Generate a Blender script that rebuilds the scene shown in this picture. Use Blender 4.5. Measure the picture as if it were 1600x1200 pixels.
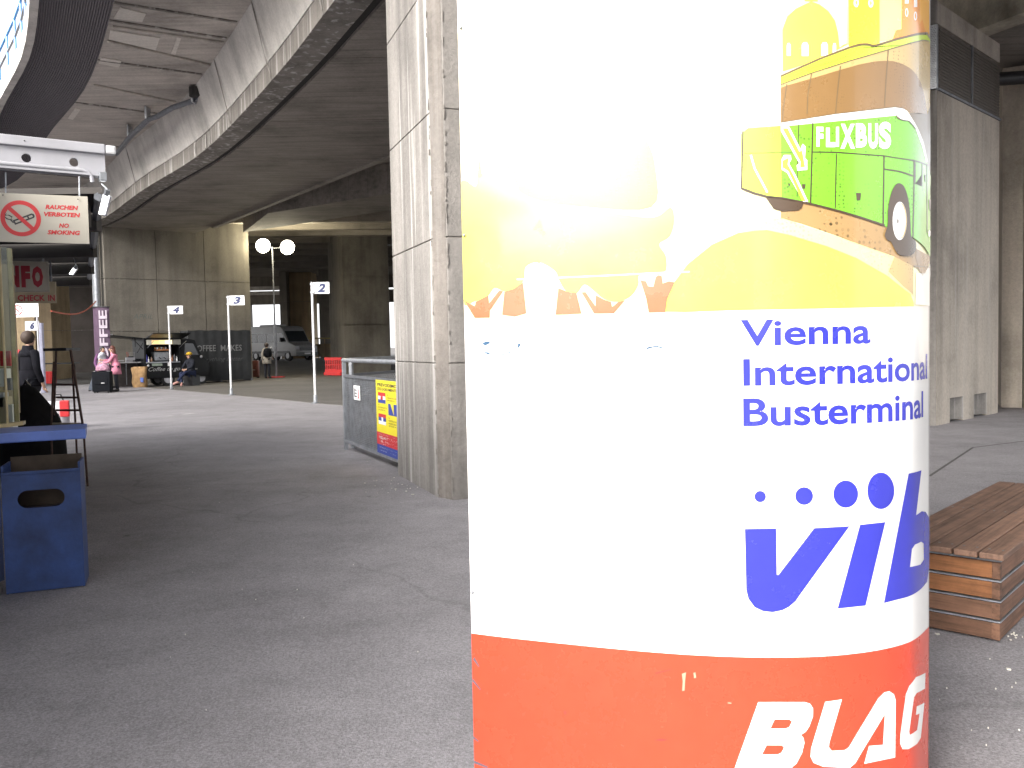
import bpy, bmesh, math, random
from mathutils import Vector, Matrix
from mathutils.geometry import tessellate_polygon
R = math.radians
random.seed(7)
for o in list(bpy.data.objects): bpy.data.objects.remove(o)
sc = bpy.context.scene
COL = sc.collection

# ------------------------------------------------------------------ camera, world, sun, exposure
cam_d = bpy.data.cameras.new('camera'); cam = bpy.data.objects.new('camera', cam_d); COL.objects.link(cam)
F, CX, CY, EYE = 1350.0, 800.0, 600.0, 1.4
cam_d.sensor_width = 36; cam_d.lens = 36 * F / 1600; cam_d.clip_start = .05; cam_d.clip_end = 2000
CM = Matrix.Rotation(R(90 - 2.63), 4, 'X') @ Matrix.Rotation(R(-1.15), 4, 'Z')
CM.translation = (0, 0, EYE)
cam.matrix_world = CM
sc.camera = cam
SUN_EL, SUN_AZ = 28.0, 36.0          # the bright part of the overcast sky: low, behind the photographer and to the left
world = bpy.data.worlds.new('World'); sc.world = world; world.use_nodes = True
wn = world.node_tree.nodes; wl = world.node_tree.links
sky = wn.new('ShaderNodeTexSky'); sky.sky_type = 'NISHITA'; sky.sun_disc = False
sky.sun_elevation = R(SUN_EL); sky.sun_rotation = R(180 + SUN_AZ)
sky.air_density = 1.0; sky.dust_density = 5.0; sky.ozone_density = 1.0
hsv = wn.new('ShaderNodeHueSaturation'); hsv.inputs['Saturation'].default_value = .32
cloud = wn.new('ShaderNodeMix'); cloud.data_type = 'RGBA'; cloud.inputs[0].default_value = .3; cloud.inputs[7].default_value = (8.5, 8.6, 8.9, 1)   # even cloud cover mixed into the sky
wl.new(sky.outputs[0], hsv.inputs['Color']); wl.new(hsv.outputs[0], cloud.inputs[6]); wl.new(cloud.outputs[2], wn['Background'].inputs[0])
wn['Background'].inputs[1].default_value = .15
sun_d = bpy.data.lights.new('sun', 'SUN'); sun_d.energy = 1.25; sun_d.angle = R(25); sun_d.color = (1, .97, .93)
sun = bpy.data.objects.new('sun', sun_d); COL.objects.link(sun)
sdir = Vector((-math.sin(R(SUN_AZ)) * math.cos(R(SUN_EL)), -math.cos(R(SUN_AZ)) * math.cos(R(SUN_EL)), math.sin(R(SUN_EL))))
sun.rotation_euler = (-sdir).to_track_quat('-Z', 'Y').to_euler(); sun.location = sdir * 30
vs = sc.view_settings; vs.view_transform = 'Standard'; vs.look = 'None'; vs.gamma = 1; vs.use_curve_mapping = False
vs.exposure = 1.84
sc.render.resolution_x = 1024; sc.render.resolution_y = 768
sc.cycles.max_bounces = 8; sc.cycles.diffuse_bounces = 5; sc.cycles.use_denoising = True

# ------------------------------------------------------------------ where a pixel of the photograph lies in the place
C3 = CM.to_3x3(); EYEV = Vector((0, 0, EYE))
def ray(x, y): return C3 @ Vector(((x - CX) / F, -(y - CY) / F, -1))
def G(x, y, z=0.0):
    d = ray(x, y); t = (z - EYE) / d.z; return EYEV + d * t
def P(x, y, Y):
    d = ray(x, y); return EYEV + d * (Y / d.y)

# ------------------------------------------------------------------ mesh helpers
WM = {}
def tag(o, label=None, cat=None, group=None, kind=None):
    if label: o['label'] = label
    if cat: o['category'] = cat
    if group: o['group'] = group
    if kind: o['kind'] = kind
    return o
def thing(name, label, cat, loc=(0, 0, 0), rz=0.0, group=None):
    o = bpy.data.objects.new(name, None); COL.objects.link(o); o.empty_display_size = .2
    o.location = loc; o.rotation_euler = (0, 0, rz)
    WM[o.name] = Matrix.Translation(Vector(loc)) @ Matrix.Rotation(rz, 4, 'Z')
    return tag(o, label, cat, group)
def structure(name, label=None):
    o = bpy.data.objects.new(name, None); COL.objects.link(o); WM[o.name] = Matrix.Identity(4)
    return tag(o, label, None, None, 'structure')
def wm(o): return WM.get(o.name, Matrix.Identity(4)) if o else Matrix.Identity(4)
class MB:
    def __init__(s): s.v = []; s.f = []
    def add(s, vs, fs, M=None):
        b = len(s.v)
        s.v += [(M @ Vector(v)) if M else Vector(v) for v in vs]
        s.f += [tuple(b + i for i in f) for f in fs]; return s
    def box(s, c, d, rz=0, M=None):
        x, y, z = d[0] / 2, d[1] / 2, d[2] / 2
        T = Matrix.Translation(Vector(c)) @ Matrix.Rotation(rz, 4, 'Z')
        if M: T = M @ T
        return s.add([(-x, -y, -z), (x, -y, -z), (x, y, -z), (-x, y, -z), (-x, -y, z), (x, -y, z), (x, y, z), (-x, y, z)],
                     [(0, 3, 2, 1), (4, 5, 6, 7), (0, 1, 5, 4), (1, 2, 6, 5), (2, 3, 7, 6), (3, 0, 4, 7)], T)
    def prism(s, poly, z0, z1, M=None):
        n = len(poly)
        ar = sum(poly[i][0] * poly[(i + 1) % n][1] - poly[(i + 1) % n][0] * poly[i][1] for i in range(n))
        if ar < 0: poly = poly[::-1]
        vs = [(p[0], p[1], z0) for p in poly] + [(p[0], p[1], z1) for p in poly]
        return s.add(vs, [tuple(range(n))[::-1], tuple(range(n, 2 * n))] + [(i, (i + 1) % n, n + (i + 1) % n, n + i) for i in range(n)], M)
    def side(s, poly, y0, y1, M=None):       # polygon in x-z, extruded along y
        T = Matrix(((1, 0, 0, 0), (0, 0, -1, 0), (0, 1, 0, 0), (0, 0, 0, 1)))
        return s.prism(poly, -y1, -y0, (M @ T) if M else T)
    def tube(s, pts, r, seg=8, M=None, closed=False):
        pts = [Vector(p) for p in pts]; n = len(pts); rr = r if isinstance(r, (list, tuple)) else [r] * n
        vs = []; up = None
        for i, p in enumerate(pts):
            t = (pts[min(i + 1, n - 1)] - pts[max(i - 1, 0)]).normalized()
            if up is None:
                a = Vector((0, 0, 1)) if abs(t.z) < .9 else Vector((1, 0, 0)); up = (a - t * a.dot(t)).normalized()
            else: up = (up - t * up.dot(t)).normalized()
            b = t.cross(up)
            vs += [p + (up * math.cos(2 * math.pi * k / seg) + b * math.sin(2 * math.pi * k / seg)) * rr[i] for k in range(seg)]
        fs = [(i * seg + k, i * seg + (k + 1) % seg, (i + 1) * seg + (k + 1) % seg, (i + 1) * seg + k) for i in range(n - 1) for k in range(seg)]
        fs += [tuple(range(seg))[::-1], tuple(range((n - 1) * seg, n * seg))]
        return s.add(vs, fs, M)
    def rings(s, rs, seg=16, M=None):        # rings (cx, cy, z, rx, ry)
        vs = [(cx + rx * math.cos(2 * math.pi * k / seg), cy + ry * math.sin(2 * math.pi * k / seg), z) for cx, cy, z, rx, ry in rs for k in range(seg)]
        n = len(rs)
        fs = [(i * seg + k, i * seg + (k + 1) % seg, (i + 1) * seg + (k + 1) % seg, (i + 1) * seg + k) for i in range(n - 1) for k in range(seg)]
        fs += [tuple(range(seg))[::-1], tuple(range((n - 1) * seg, n * seg))]
        return s.add(vs, fs, M)
    def ball(s, c, r, seg=14, rgs=8, sc3=(1, 1, 1), M=None):
        rs = []
        for i in range(rgs + 1):
            a = math.pi * (i / rgs) - math.pi / 2; a = max(min(a, math.pi / 2 - .06), -math.pi / 2 + .06)
            rs.append((c[0], c[1], c[2] + r * sc3[2] * math.sin(a), r * sc3[0] * math.cos(a), r * sc3[1] * math.cos(a)))
        return s.rings(rs, seg, M)
    def build(s, name, m, parent=None, world=False, smooth=False, bevel=0, **tg):
        if world and parent:
            I = wm(parent).inverted(); s.v = [I @ v for v in s.v]
        me = bpy.data.meshes.new(name); me.from_pydata([tuple(v) for v in s.v], [], s.f)
        bm = bmesh.new(); bm.from_mesh(me)
        bmesh.ops.recalc_face_normals(bm, faces=bm.faces)
        if bevel: bmesh.ops.bevel(bm, geom=[e for e in bm.edges if len(e.link_faces) == 2 and e.calc_face_angle(0) > .5], offset=bevel, segments=2, affect='EDGES', profile=.6)
        bm.to_mesh(me); bm.free()
        if smooth:
            me.polygons.foreach_set('use_smooth', [True] * len(me.polygons))
            if smooth != 'all': me.set_sharp_from_angle(angle=R(38))
        me.materials.append(m)
        o = bpy.data.objects.new(name, me); COL.objects.link(o)
        if parent: o.parent = parent; WM[o.name] = wm(parent)
        return tag(o, **tg)
def copy_tree(o, parent=None):
    c = o.copy(); COL.objects.link(c); WM[c.name] = wm(o)
    if parent: c.parent = parent
    for ch in list(o.children): copy_tree(ch, c)
    return c
def skin(verts, edges, radii, lvl=1):
    me = bpy.data.meshes.new('s'); me.from_pydata([tuple(v) for v in verts], edges, [])
    o = bpy.data.objects.new('s', me); COL.objects.link(o)
    o.modifiers.new('k', 'SKIN').use_smooth_shade = True
    sv = me.skin_vertices[0].data
    for i, r in enumerate(radii):
        rr = r if isinstance(r, tuple) else (r, r); sv[i].radius = rr
    sv[0].use_root = True
    if lvl: md = o.modifiers.new('u', 'SUBSURF'); md.levels = lvl; md.render_levels = lvl
    dg = bpy.context.evaluated_depsgraph_get(); ev = o.evaluated_get(dg); m2 = ev.to_mesh()
    vs = [v.co.copy() for v in m2.vertices]; fs = [tuple(p.vertices) for p in m2.polygons]
    ev.to_mesh_clear(); bpy.data.objects.remove(o); bpy.data.meshes.remove(me)
    return vs, fs

# ------------------------------------------------------------------ materials
def nt(name):
    m = bpy.data.materials.new(name); m.use_nodes = True; t = m.node_tree
    return m, t.nodes, t.links, t.nodes['Principled BSDF']
def setv(b, **k):
    for n, v in k.items():
        n = n.replace('_', ' ')
        if n in b.inputs: b.inputs[n].default_value = v
def pos(N, L, s=(1, 1, 1)):
    g = N.new('ShaderNodeNewGeometry'); mp = N.new('ShaderNodeMapping'); mp.inputs['Scale'].default_value = s
    L.new(g.outputs['Position'], mp.inputs['Vector']); return mp.outputs[0]
def noise(N, L, vec, scale, detail=6, rough=.6):
    n = N.new('ShaderNodeTexNoise'); n.inputs['Scale'].default_value = scale; n.inputs['Detail'].default_value = detail
    n.inputs['Roughness'].default_value = rough; L.new(vec, n.inputs['Vector']); return n.outputs['Fac']
def ramp(N, L, fac, p):
    r = N.new('ShaderNodeValToRGB'); e = r.color_ramp.elements
    while len(e) < len(p): e.new(.5)
    for i, (x, v) in enumerate(p):
        e[i].position = x; e[i].color = (v, v, v, 1) if not isinstance(v, tuple) else (*v, 1)
    L.new(fac, r.inputs['Fac']); return r.outputs['Color']
def mul(N, L, a, b, mode='MULTIPLY', f=1.0):
    m = N.new('ShaderNodeMix'); m.data_type = 'RGBA'; m.blend_type = mode
    if hasattr(f, 'links') or not isinstance(f, (int, float)): L.new(f, m.inputs[0])
    else: m.inputs[0].default_value = f
    for k, v in ((6, a), (7, b)):
        if isinstance(v, tuple): m.inputs[k].default_value = (*v, 1)
        else: L.new(v, m.inputs[k])
    return m.outputs[2]
def bump(N, L, b, h, dist=.01, st=.5):
    n = N.new('ShaderNodeBump'); n.inputs['Distance'].default_value = dist; n.inputs['Strength'].default_value = st
    L.new(h, n.inputs['Height']); L.new(n.outputs[0], b.inputs['Normal'])
def mat(name, c, rough=.6, metal=0, var=.25, scale=6, spec=.5, bmp=0.0, **k):
    m, N, L, b = nt(name); setv(b, Roughness=rough, Metallic=metal, Specular_IOR_Level=spec, **k)
    v = pos(N, L)
    n1 = noise(N, L, v, scale)
    col = mul(N, L, (*c,), ramp(N, L, n1, [(.3, 1 - var), (.7, 1 + var * .5)]))
    L.new(col, b.inputs['Base Color'])
    if bmp: bump(N, L, b, noise(N, L, v, scale * 6), .01, bmp)
    return m
def concrete(name, c, streak=.35, boards=0.0, axis='Z', white=0.0, blot=.35, bscale=8):
    m, N, L, b = nt(name); setv(b, Roughness=.85, Specular_IOR_Level=.3)
    v = pos(N, L)
    big = ramp(N, L, noise(N, L, v, .55, 7, .65), [(.3, 1 - blot), (.5, 1), (.72, 1 + blot * .45)])
    col = mul(N, L, (*c,), big)
    sv = pos(N, L, (2.1, 2.1, .16) if axis == 'Z' else ((.35, 6, 6) if axis == 'X' else (6, .35, 6)))
    st = ramp(N, L, noise(N, L, sv, 1.3, 4, .55), [(.28, 1 - streak), (.55, 1), (.78, 1 + streak * .35)])
    col = mul(N, L, col, st)
    fine = ramp(N, L, noise(N, L, v, 22, 5, .7), [(.3, .84), (.7, 1.12)])
    col = mul(N, L, col, fine)
    # air holes and small spots
    vo = N.new('ShaderNodeTexVoronoi'); vo.inputs['Scale'].default_value = 7; L.new(v, vo.inputs['Vector'])
    spots = ramp(N, L, vo.outputs['Distance'], [(.03, .45), (.07, 1)])
    col = mul(N, L, col, spots, f=.7)
    if white:
        wv = pos(N, L, (3.2, 3.2, .12)); wf = ramp(N, L, noise(N, L, wv, 2.1, 3, .5), [(.56, 0.0), (.72, 1.0)])
        col = mul(N, L, col, (.62, .6, .57), 'MIX', mul(N, L, wf, (white,) * 3))
    L.new(col, b.inputs['Base Color'])
    h = noise(N, L, v, 30, 6, .7)
    if boards:
        w = N.new('ShaderNodeTexWave'); w.bands_direction = 'X' if axis in 'ZY' else 'Y'; w.wave_profile = 'SAW'
        w.inputs['Scale'].default_value = boards; w.inputs['Distortion'].default_value = .15; w.inputs['Detail'].default_value = 1
        L.new(v, w.inputs['Vector'])
        dk = ramp(N, L, w.outputs['Fac'], [(0, .72), (.05, 1), (1, .97)])
        col2 = mul(N, L, col, dk); L.new(col2, b.inputs['Base Color'])
    bump(N, L, b, mul(N, L, h, st, 'ADD', .5), .02, .45)
    return m
def emis(name, c, s):
    m, N, L, b = nt(name); setv(b, Base_Color=(*c, 1), Emission_Color=(*c, 1), Emission_Strength=s); return m
def ink(name, c, rough=.2, dots=0.0, dscale=90, spec=.6, var=.04):
    m, N, L, b = nt(name); setv(b, Roughness=rough, Specular_IOR_Level=spec, Coat_Weight=.35, Coat_Roughness=.07)
    v = pos(N, L)
    col = mul(N, L, (*c,), ramp(N, L, noise(N, L, v, 14, 5, .6), [(.3, 1 - var), (.7, 1 + var)]))
    if dots:
        vo = N.new('ShaderNodeTexVoronoi'); vo.inputs['Scale'].default_value = dscale; vo.inputs['Randomness'].default_value = .45
        L.new(v, vo.inputs['Vector'])
        d = ramp(N, L, vo.outputs['Distance'], [(.22, 1.0), (.32, 0.0)])
        gate = ramp(N, L, noise(N, L, v, 9, 4, .7), [(.45, 0.0), (.6, dots)])
        col = mul(N, L, col, (.06, .045, .02), 'MIX', mul(N, L, d, gate))
    L.new(col, b.inputs['Base Color'])
    L.new(ramp(N, L, noise(N, L, v, 5, 6, .7), [(.3, rough * .8), (.75, rough * 1.5)]), b.inputs['Roughness'])
    bump(N, L, b, noise(N, L, v, 3.0, 2, .5), .02, .05)
    return m
def asphalt(name, c, tint=.18):
    m, N, L, b = nt(name); setv(b, Roughness=.86, Specular_IOR_Level=.35)
    v = pos(N, L)
    col = mul(N, L, (*c,), ramp(N, L, noise(N, L, v, .25, 8, .62), [(.3, 1 - tint), (.55, 1), (.75, 1 + tint)]))
    col = mul(N, L, col, ramp(N, L, noise(N, L, v, 1.7, 9, .75), [(.3, .78), (.5, .99), (.7, 1.16)]))
    n3 = noise(N, L, v, 95, 3, .8)
    col = mul(N, L, col, ramp(N, L, n3, [(.3, .62), (.5, 1), (.72, 1.5)]))
    vo = N.new('ShaderNodeTexVoronoi'); vo.inputs['Scale'].default_value = 2.6; L.new(v, vo.inputs['Vector'])
    col = mul(N, L, col, ramp(N, L, vo.outputs['Distance'], [(.012, 1.35), (.03, 1)]))   # trodden gum and pale spots
    # cracks
    vc = N.new('ShaderNodeTexVoronoi'); vc.feature = 'DISTANCE_TO_EDGE'; vc.inputs['Scale'].default_value = .17
    wv = N.new('ShaderNodeMix'); wv.data_type = 'RGBA'; wv.blend_type = 'ADD'; wv.inputs[0].default_value = 1.2
    nn = N.new('ShaderNodeTexNoise'); nn.inputs['Scale'].default_value = .9; nn.inputs['Detail'].default_value = 6; L.new(v, nn.inputs['Vector'])
    L.new(v, wv.inputs[6]); L.new(nn.outputs['Color'], wv.inputs[7]); L.new(wv.outputs[2], vc.inputs['Vector'])
    gate = ramp(N, L, noise(N, L, v, .35, 3, .5), [(.42, 0.0), (.55, 1.0)])
    ck = ramp(N, L, vc.outputs['Distance'], [(.0012, .8), (.003, 1)])
    vg = N.new('ShaderNodeTexVoronoi'); vg.inputs['Scale'].default_value = 1.15; L.new(v, vg.inputs['Vector'])
    col = mul(N, L, col, ramp(N, L, vg.outputs['Distance'], [(.018, .62), (.034, 1)]))   # dark spots of old chewing gum
    col = mul(N, L, col, mul(N, L, (1, 1, 1), ck, 'MULTIPLY', gate))
    L.new(col, b.inputs['Base Color'])
    bump(N, L, b, n3, .012, .55)
    return m
def wood(name, c, dark=.5, ax=(1, 1, 1)):
    m, N, L, b = nt(name); setv(b, Roughness=.62, Specular_IOR_Level=.35)
    tc = N.new('ShaderNodeTexCoord'); oi = N.new('ShaderNodeObjectInfo')
    mp = N.new('ShaderNodeMapping'); mp.inputs['Scale'].default_value = ax; L.new(tc.outputs['Object'], mp.inputs['Vector'])
    ad = N.new('ShaderNodeVectorMath'); ad.operation = 'ADD'; L.new(mp.outputs[0], ad.inputs[0]); L.new(oi.outputs['Random'], ad.inputs[1])
    g = noise(N, L, ad.outputs[0], 3.2, 6, .65)
    col = mul(N, L, (*c,), ramp(N, L, g, [(.3, 1 - dark), (.5, 1), (.7, 1.25)]))
    col = mul(N, L, col, ramp(N, L, oi.outputs['Random'], [(0, .8), (1, 1.18)]))
    v = pos(N, L); col = mul(N, L, col, ramp(N, L, noise(N, L, v, 7, 5, .7), [(.3, .68), (.6, 1.05)]))
    L.new(col, b.inputs['Base Color']); bump(N, L, b, g, .004, .5); return m

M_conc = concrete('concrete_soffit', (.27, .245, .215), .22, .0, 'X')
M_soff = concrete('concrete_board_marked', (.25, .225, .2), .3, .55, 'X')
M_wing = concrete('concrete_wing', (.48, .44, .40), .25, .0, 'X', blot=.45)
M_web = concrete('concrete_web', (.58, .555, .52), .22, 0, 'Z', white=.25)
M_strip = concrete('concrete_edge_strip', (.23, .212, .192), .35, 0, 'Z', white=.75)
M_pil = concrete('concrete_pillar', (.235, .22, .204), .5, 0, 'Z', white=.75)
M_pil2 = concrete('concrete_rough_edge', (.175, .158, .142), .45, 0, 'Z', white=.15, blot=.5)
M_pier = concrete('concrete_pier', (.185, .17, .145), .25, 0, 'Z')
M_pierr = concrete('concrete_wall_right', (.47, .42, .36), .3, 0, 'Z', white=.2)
M_ochre = concrete('concrete_lit_ochre', (.42, .32, .2), .2, 0, 'Z')  # ochre tone holds the light that falls on the far piers
M_dark = mat('shadow_gap', (.03, .028, .026), .9)
M_plat = asphalt('platform_asphalt', (.24, .229, .24), .2)
M_road = asphalt('road_asphalt', (.10, .093, .085), .25)
M_kerb = concrete('kerb_stone', (.15, .143, .138), .1)
M_white = mat('white_paint', (.60, .60, .61), .45, var=.1)
M_whitem = mat('white_metal', (.42, .42, .45), .4, var=.18, scale=3)
M_galv = mat('galvanised_steel', (.42, .44, .47), .42, .75, var=.3, scale=9)
M_gald = mat('dull_steel', (.2, .21, .23), .5, .6, var=.3, scale=9)
M_black = mat('black_plastic', (.02, .02, .022), .4)
M_blackm = mat('black_paint', (.009, .0095, .011), .4, spec=.3)
M_rubber = mat('rubber', (.018, .018, .018), .8)
M_glass = mat('dark_glass', (.03, .035, .04), .06, spec=.8, var=.05)
M_blue = mat('blue_paint', (.018, .05, .18), .5, var=.5, scale=5, bmp=.15)
M_bluel = mat('blue_laminate', (.09, .16, .48), .35, var=.25, scale=5)
M_red = mat('red_plastic', (.55, .03, .03), .45, var=.15)
M_skin = mat('skin', (.52, .32, .23), .55, var=.08)
M_gold = mat('brass_anodised_metal', (.36, .30, .17), .4, .5, var=.35)
M_tan = mat('tan_board', (.42, .36, .26), .6, var=.25, scale=3)
M_navy = mat('navy_print', (.008, .016, .085), .5, var=.05)
M_redp = mat('red_print', (.55, .03, .035), .5, var=.1)
M_blackp = mat('black_print', (.03, .03, .035), .5, var=.05)
M_whitep = mat('white_print', (.8, .8, .8), .5, var=.05)

# ------------------------------------------------------------------ text and flat print
_tc = {}
def text_geo(body, bold=0.0, shear=0.0, res=3):
    k = (body, bold, shear, res)
    if k in _tc: return _tc[k]
    cu = bpy.data.curves.new('t', 'FONT'); cu.body = body; cu.size = 1; cu.offset = bold; cu.shear = shear
    cu.resolution_u = res; cu.fill_mode = 'FRONT'
    o = bpy.data.objects.new('t', cu); COL.objects.link(o)
    dg = bpy.context.evaluated_depsgraph_get(); me = bpy.data.meshes.new_from_object(o.evaluated_get(dg))
    vs = [(v.co.x, v.co.y) for v in me.vertices]; fs = [tuple(p.vertices) for p in me.polygons]
    bpy.data.objects.remove(o); bpy.data.curves.remove(cu); bpy.data.meshes.remove(me)
    x0 = min(v[0] for v in vs); x1 = max(v[0] for v in vs); y0 = min(v[1] for v in vs); y1 = max(v[1] for v in vs)
    _tc[k] = (vs, fs, (x0, y0, x1, y1)); return _tc[k]
def tess(contours):
    flat = [p for c in contours for p in c]
    return flat, [tuple(t) for t in tessellate_polygon([[Vector((p[0], p[1], 0)) for p in c] for c in contours])]
def circ(cx, cy, rx, ry=None, n=28, a0=0, a1=360):
    ry = ry or rx
    return [(cx + rx * math.cos(R(a0 + (a1 - a0) * i / n)), cy + ry * math.sin(R(a0 + (a1 - a0) * i / n))) for i in range(n if a1 - a0 >= 360 else n + 1)]
class Board:
    '''a flat thing with an origin (bottom left), a right vector, an up vector and a front normal; print lies a fraction of a mm proud of it'''
    def __init__(s, o, u, v, parent, th=.01):
        s.o = Vector(o); s.u = Vector(u).normalized(); s.v = Vector(v).normalized(); s.n = s.u.cross(s.v); s.p = parent; s.th = th; s.step = .0012
    def pt(s, x, y, k=1): return s.o + s.u * x + s.v * y + s.n * (k * s.step)
    def plate(s, name, w, h, m, th=None, x=0, y=0, **t):
        th = th or s.th; b = MB()
        vs = [s.o + s.u * (x + a) + s.v * (y + c) - s.n * d for d in (th, 0) for a, c in ((0, 0), (w, 0), (w, h), (0, h))]
        b.add(vs, [(0, 3, 2, 1), (4, 5, 6, 7), (0, 1, 5, 4), (1, 2, 6, 5), (2, 3, 7, 6), (3, 0, 4, 7)])
        return b.build(name, m, s.p, world=True, **t)
    def poly(s, name, cs, m, k=1, **t):
        if not isinstance(cs[0][0], (list, tuple)): cs = [cs]
        vs, fs = tess(cs); return MB().add([s.pt(x, y, k) for x, y in vs], fs).build(name, m, s.p, world=True, **t)
    def rect(s, name, x, y, w, h, m, k=1, **t): return s.poly(name, [(x, y), (x + w, y), (x + w, y + h), (x, y + h)], m, k, **t)
    def text(s, body, x, y, w, h, m, k=1, bold=0.0, shear=0.0, name='lettering', res=2, turn=False, **t):
        vs, fs, (a, b, c, d) = text_geo(body, bold, shear, res)
        q = [((vx - a) / (c - a), (vy - b) / (d - b)) for vx, vy in vs]
        if turn: q = [(1 - qy, qx) for qx, qy in q]
        return MB().add([s.pt(x + qx * w, y + qy * h, k) for qx, qy in q], fs).build(name, m, s.p, world=True, **t)

# ================================================================== GROUND
def gz(Y): 
    t = min(max((Y - 46) / 14, 0), 1); return .55 * t * t * (3 - 2 * t)
xs = [-400, -120, -60, -30, -15, 0, 15, 30, 60, 120, 400]
ys = [-300, -80, -30, -10, 0, 10, 20, 30, 40, 46, 48, 50, 52, 54, 56, 58, 60, 70, 90, 150, 300, 700]
g = MB(); g.add([(x, y, gz(y)) for y in ys for x in xs], [(j * 11 + i, j * 11 + i + 1, (j + 1) * 11 + i + 1, (j + 1) * 11 + i) for j in range(len(ys) - 1) for i in range(10)])
g.build('bus_road', M_road, kind='structure', label='brownish grey asphalt bus lanes running under the flyover')
KL = [G(150, 600.5), G(177.5, 602.6), G(266.7, 609), G(363.6, 618), G(493, 630.5), G(545, 635)]
KLX = [Vector((-60, 34, 0)), Vector((-30, 35.5, 0))] + KL + [Vector((0, 18.5, 0)), Vector((12, 17.5, 0)), Vector((60, 17.5, 0))]
pl = [(p.x, p.y) for p in KLX] + [(60, -40), (-60, -40)]
vs, fs = tess([pl])
MB().add([(x, y, .004) for x, y in vs], fs).build('platform_pavement', M_plat, kind='structure', label='wide grey asphalt waiting platform in the foreground')
k = MB()
for a, b_ in zip(KLX[:-1], KLX[1:]):
    d = (b_ - a).normalized(); n = Vector((-d.y, d.x, 0)) * .035
    k.prism([(a - n)[:2], (b_ - n)[:2], (b_ + n)[:2], (a + n)[:2]], .0, .016)
k.build('kerb_line', M_kerb, kind='structure', label='thin pale kerb between the platform and the bus lanes')
# worn paint lines and patches on the platform
M_faint = mat('worn_road_paint', (.24, .235, .235), .8, var=.5, scale=20)
M_patch = mat('worn_white_marks', (.34, .335, .33), .8, var=.4, scale=30)
def strip(pts, w, m, name, z=.008, **t):
    b = MB(); pts = [Vector(p) for p in pts]
    for a, c in zip(pts[:-1], pts[1:]):
        d = (c - a).normalized(); n = Vector((-d.y, d.x, 0)) * w / 2
        q = [a - n, c - n, c + n, a + n]; b.add([(p.x, p.y, z) for p in q], [(0, 1, 2, 3)])
    return b.build(name, m, kind='structure', **t)
strip([G(180, 647), G(262, 639), G(362, 629)], .06, M_faint, 'painted_line', label='faint worn line crossing the platform')
strip([G(286, 648), G(303, 646)], .18, M_patch, 'paint_mark', label='short white mark on the platform')
strip([G(258, 651), G(270, 650)], .12, M_patch, 'paint_mark')
strip([G(225, 664), G(252, 659)], .05, M_faint, 'paint_mark')
M_joint = mat('asphalt_joint', (.075, .07, .07), .9)
strip([G(1452, 745), G(1520, 700), G(1600, 690)], .03, M_joint, 'pavement_joint', .006)
# pale grit and paper scraps on the pavement
lit = MB()
def scrap(x, y, s):
    p = G(x, y); a = random.uniform(0, 6.28); b_ = MB()
    n = random.randint(4, 6); pts = [(p.x + s * random.uniform(.3, 1) * math.cos(a + 6.28 * i / n), p.y + s * random.uniform(.2, 1.3) * math.sin(a + 6.28 * i / n)) for i in range(n)]
    lit.prism(pts, .0055, .011)
for _ in range(26): scrap(random.gauss(618, 24), random.gauss(759, 10), random.uniform(.004, .017))
for _ in range(30): scrap(random.uniform(250, 725), 640 + 500 * random.random() ** 2, random.uniform(.002, .005))
for x, y, s in ((1477, 838, .012), (1527, 796, .02), (1560, 804, .022), (1465, 993, .016), (1575, 1048, .016)): scrap(x, y, s)
for _ in range(9): scrap(random.gauss(1583, 6), random.gauss(995, 4), .006)
for _ in range(20): scrap(random.uniform(1455, 1600), random.uniform(670, 1190), random.uniform(.002, .004))
lit.build('litter', mat('paper_scraps', (.6, .58, .52), .8), kind='stuff', label='small white scraps and grit scattered on the pavement')

# ================================================================== FLYOVER DECK
ZS, ZW = 6.8, 8.3
E0 = [G(150, 350, ZS), G(215, 300, ZS), G(307, 247.5, ZS), G(380, 175, ZS), G(400, 153, ZS), G(453, 93, ZS), G(500, 30, ZS), G(523, 0, ZS)]
E0 = [Vector((-29, 47, 0)), Vector((-23, 41.5, 0))] + [Vector((p.x, p.y, 0)) for p in E0]
last = E0[-1]
E0 += [last + Vector((1.15, -2.4, 0)), last + Vector((2.3, -5.3, 0)), last + Vector((3.2, -8.4, 0)), last + Vector((3.9, -11.6, 0)), last + Vector((4.2, -15, 0)), last + Vector((4.3, -21, 0))]
def catm(p, n=5):
    out = []
    for i in range(len(p) - 1):
        a, b_, c, d = p[max(i - 1, 0)], p[i], p[i + 1], p[min(i + 2, len(p) - 1)]
        for j in range(n):
            t = j / n
            out.append(.5 * ((2 * b_) + (c - a) * t + (2 * a - 5 * b_ + 4 * c - d) * t * t + (3 * b_ - a - 3 * c + d) * t ** 3))
    return out + [p[-1]]
E = catm(E0, 4)
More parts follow.
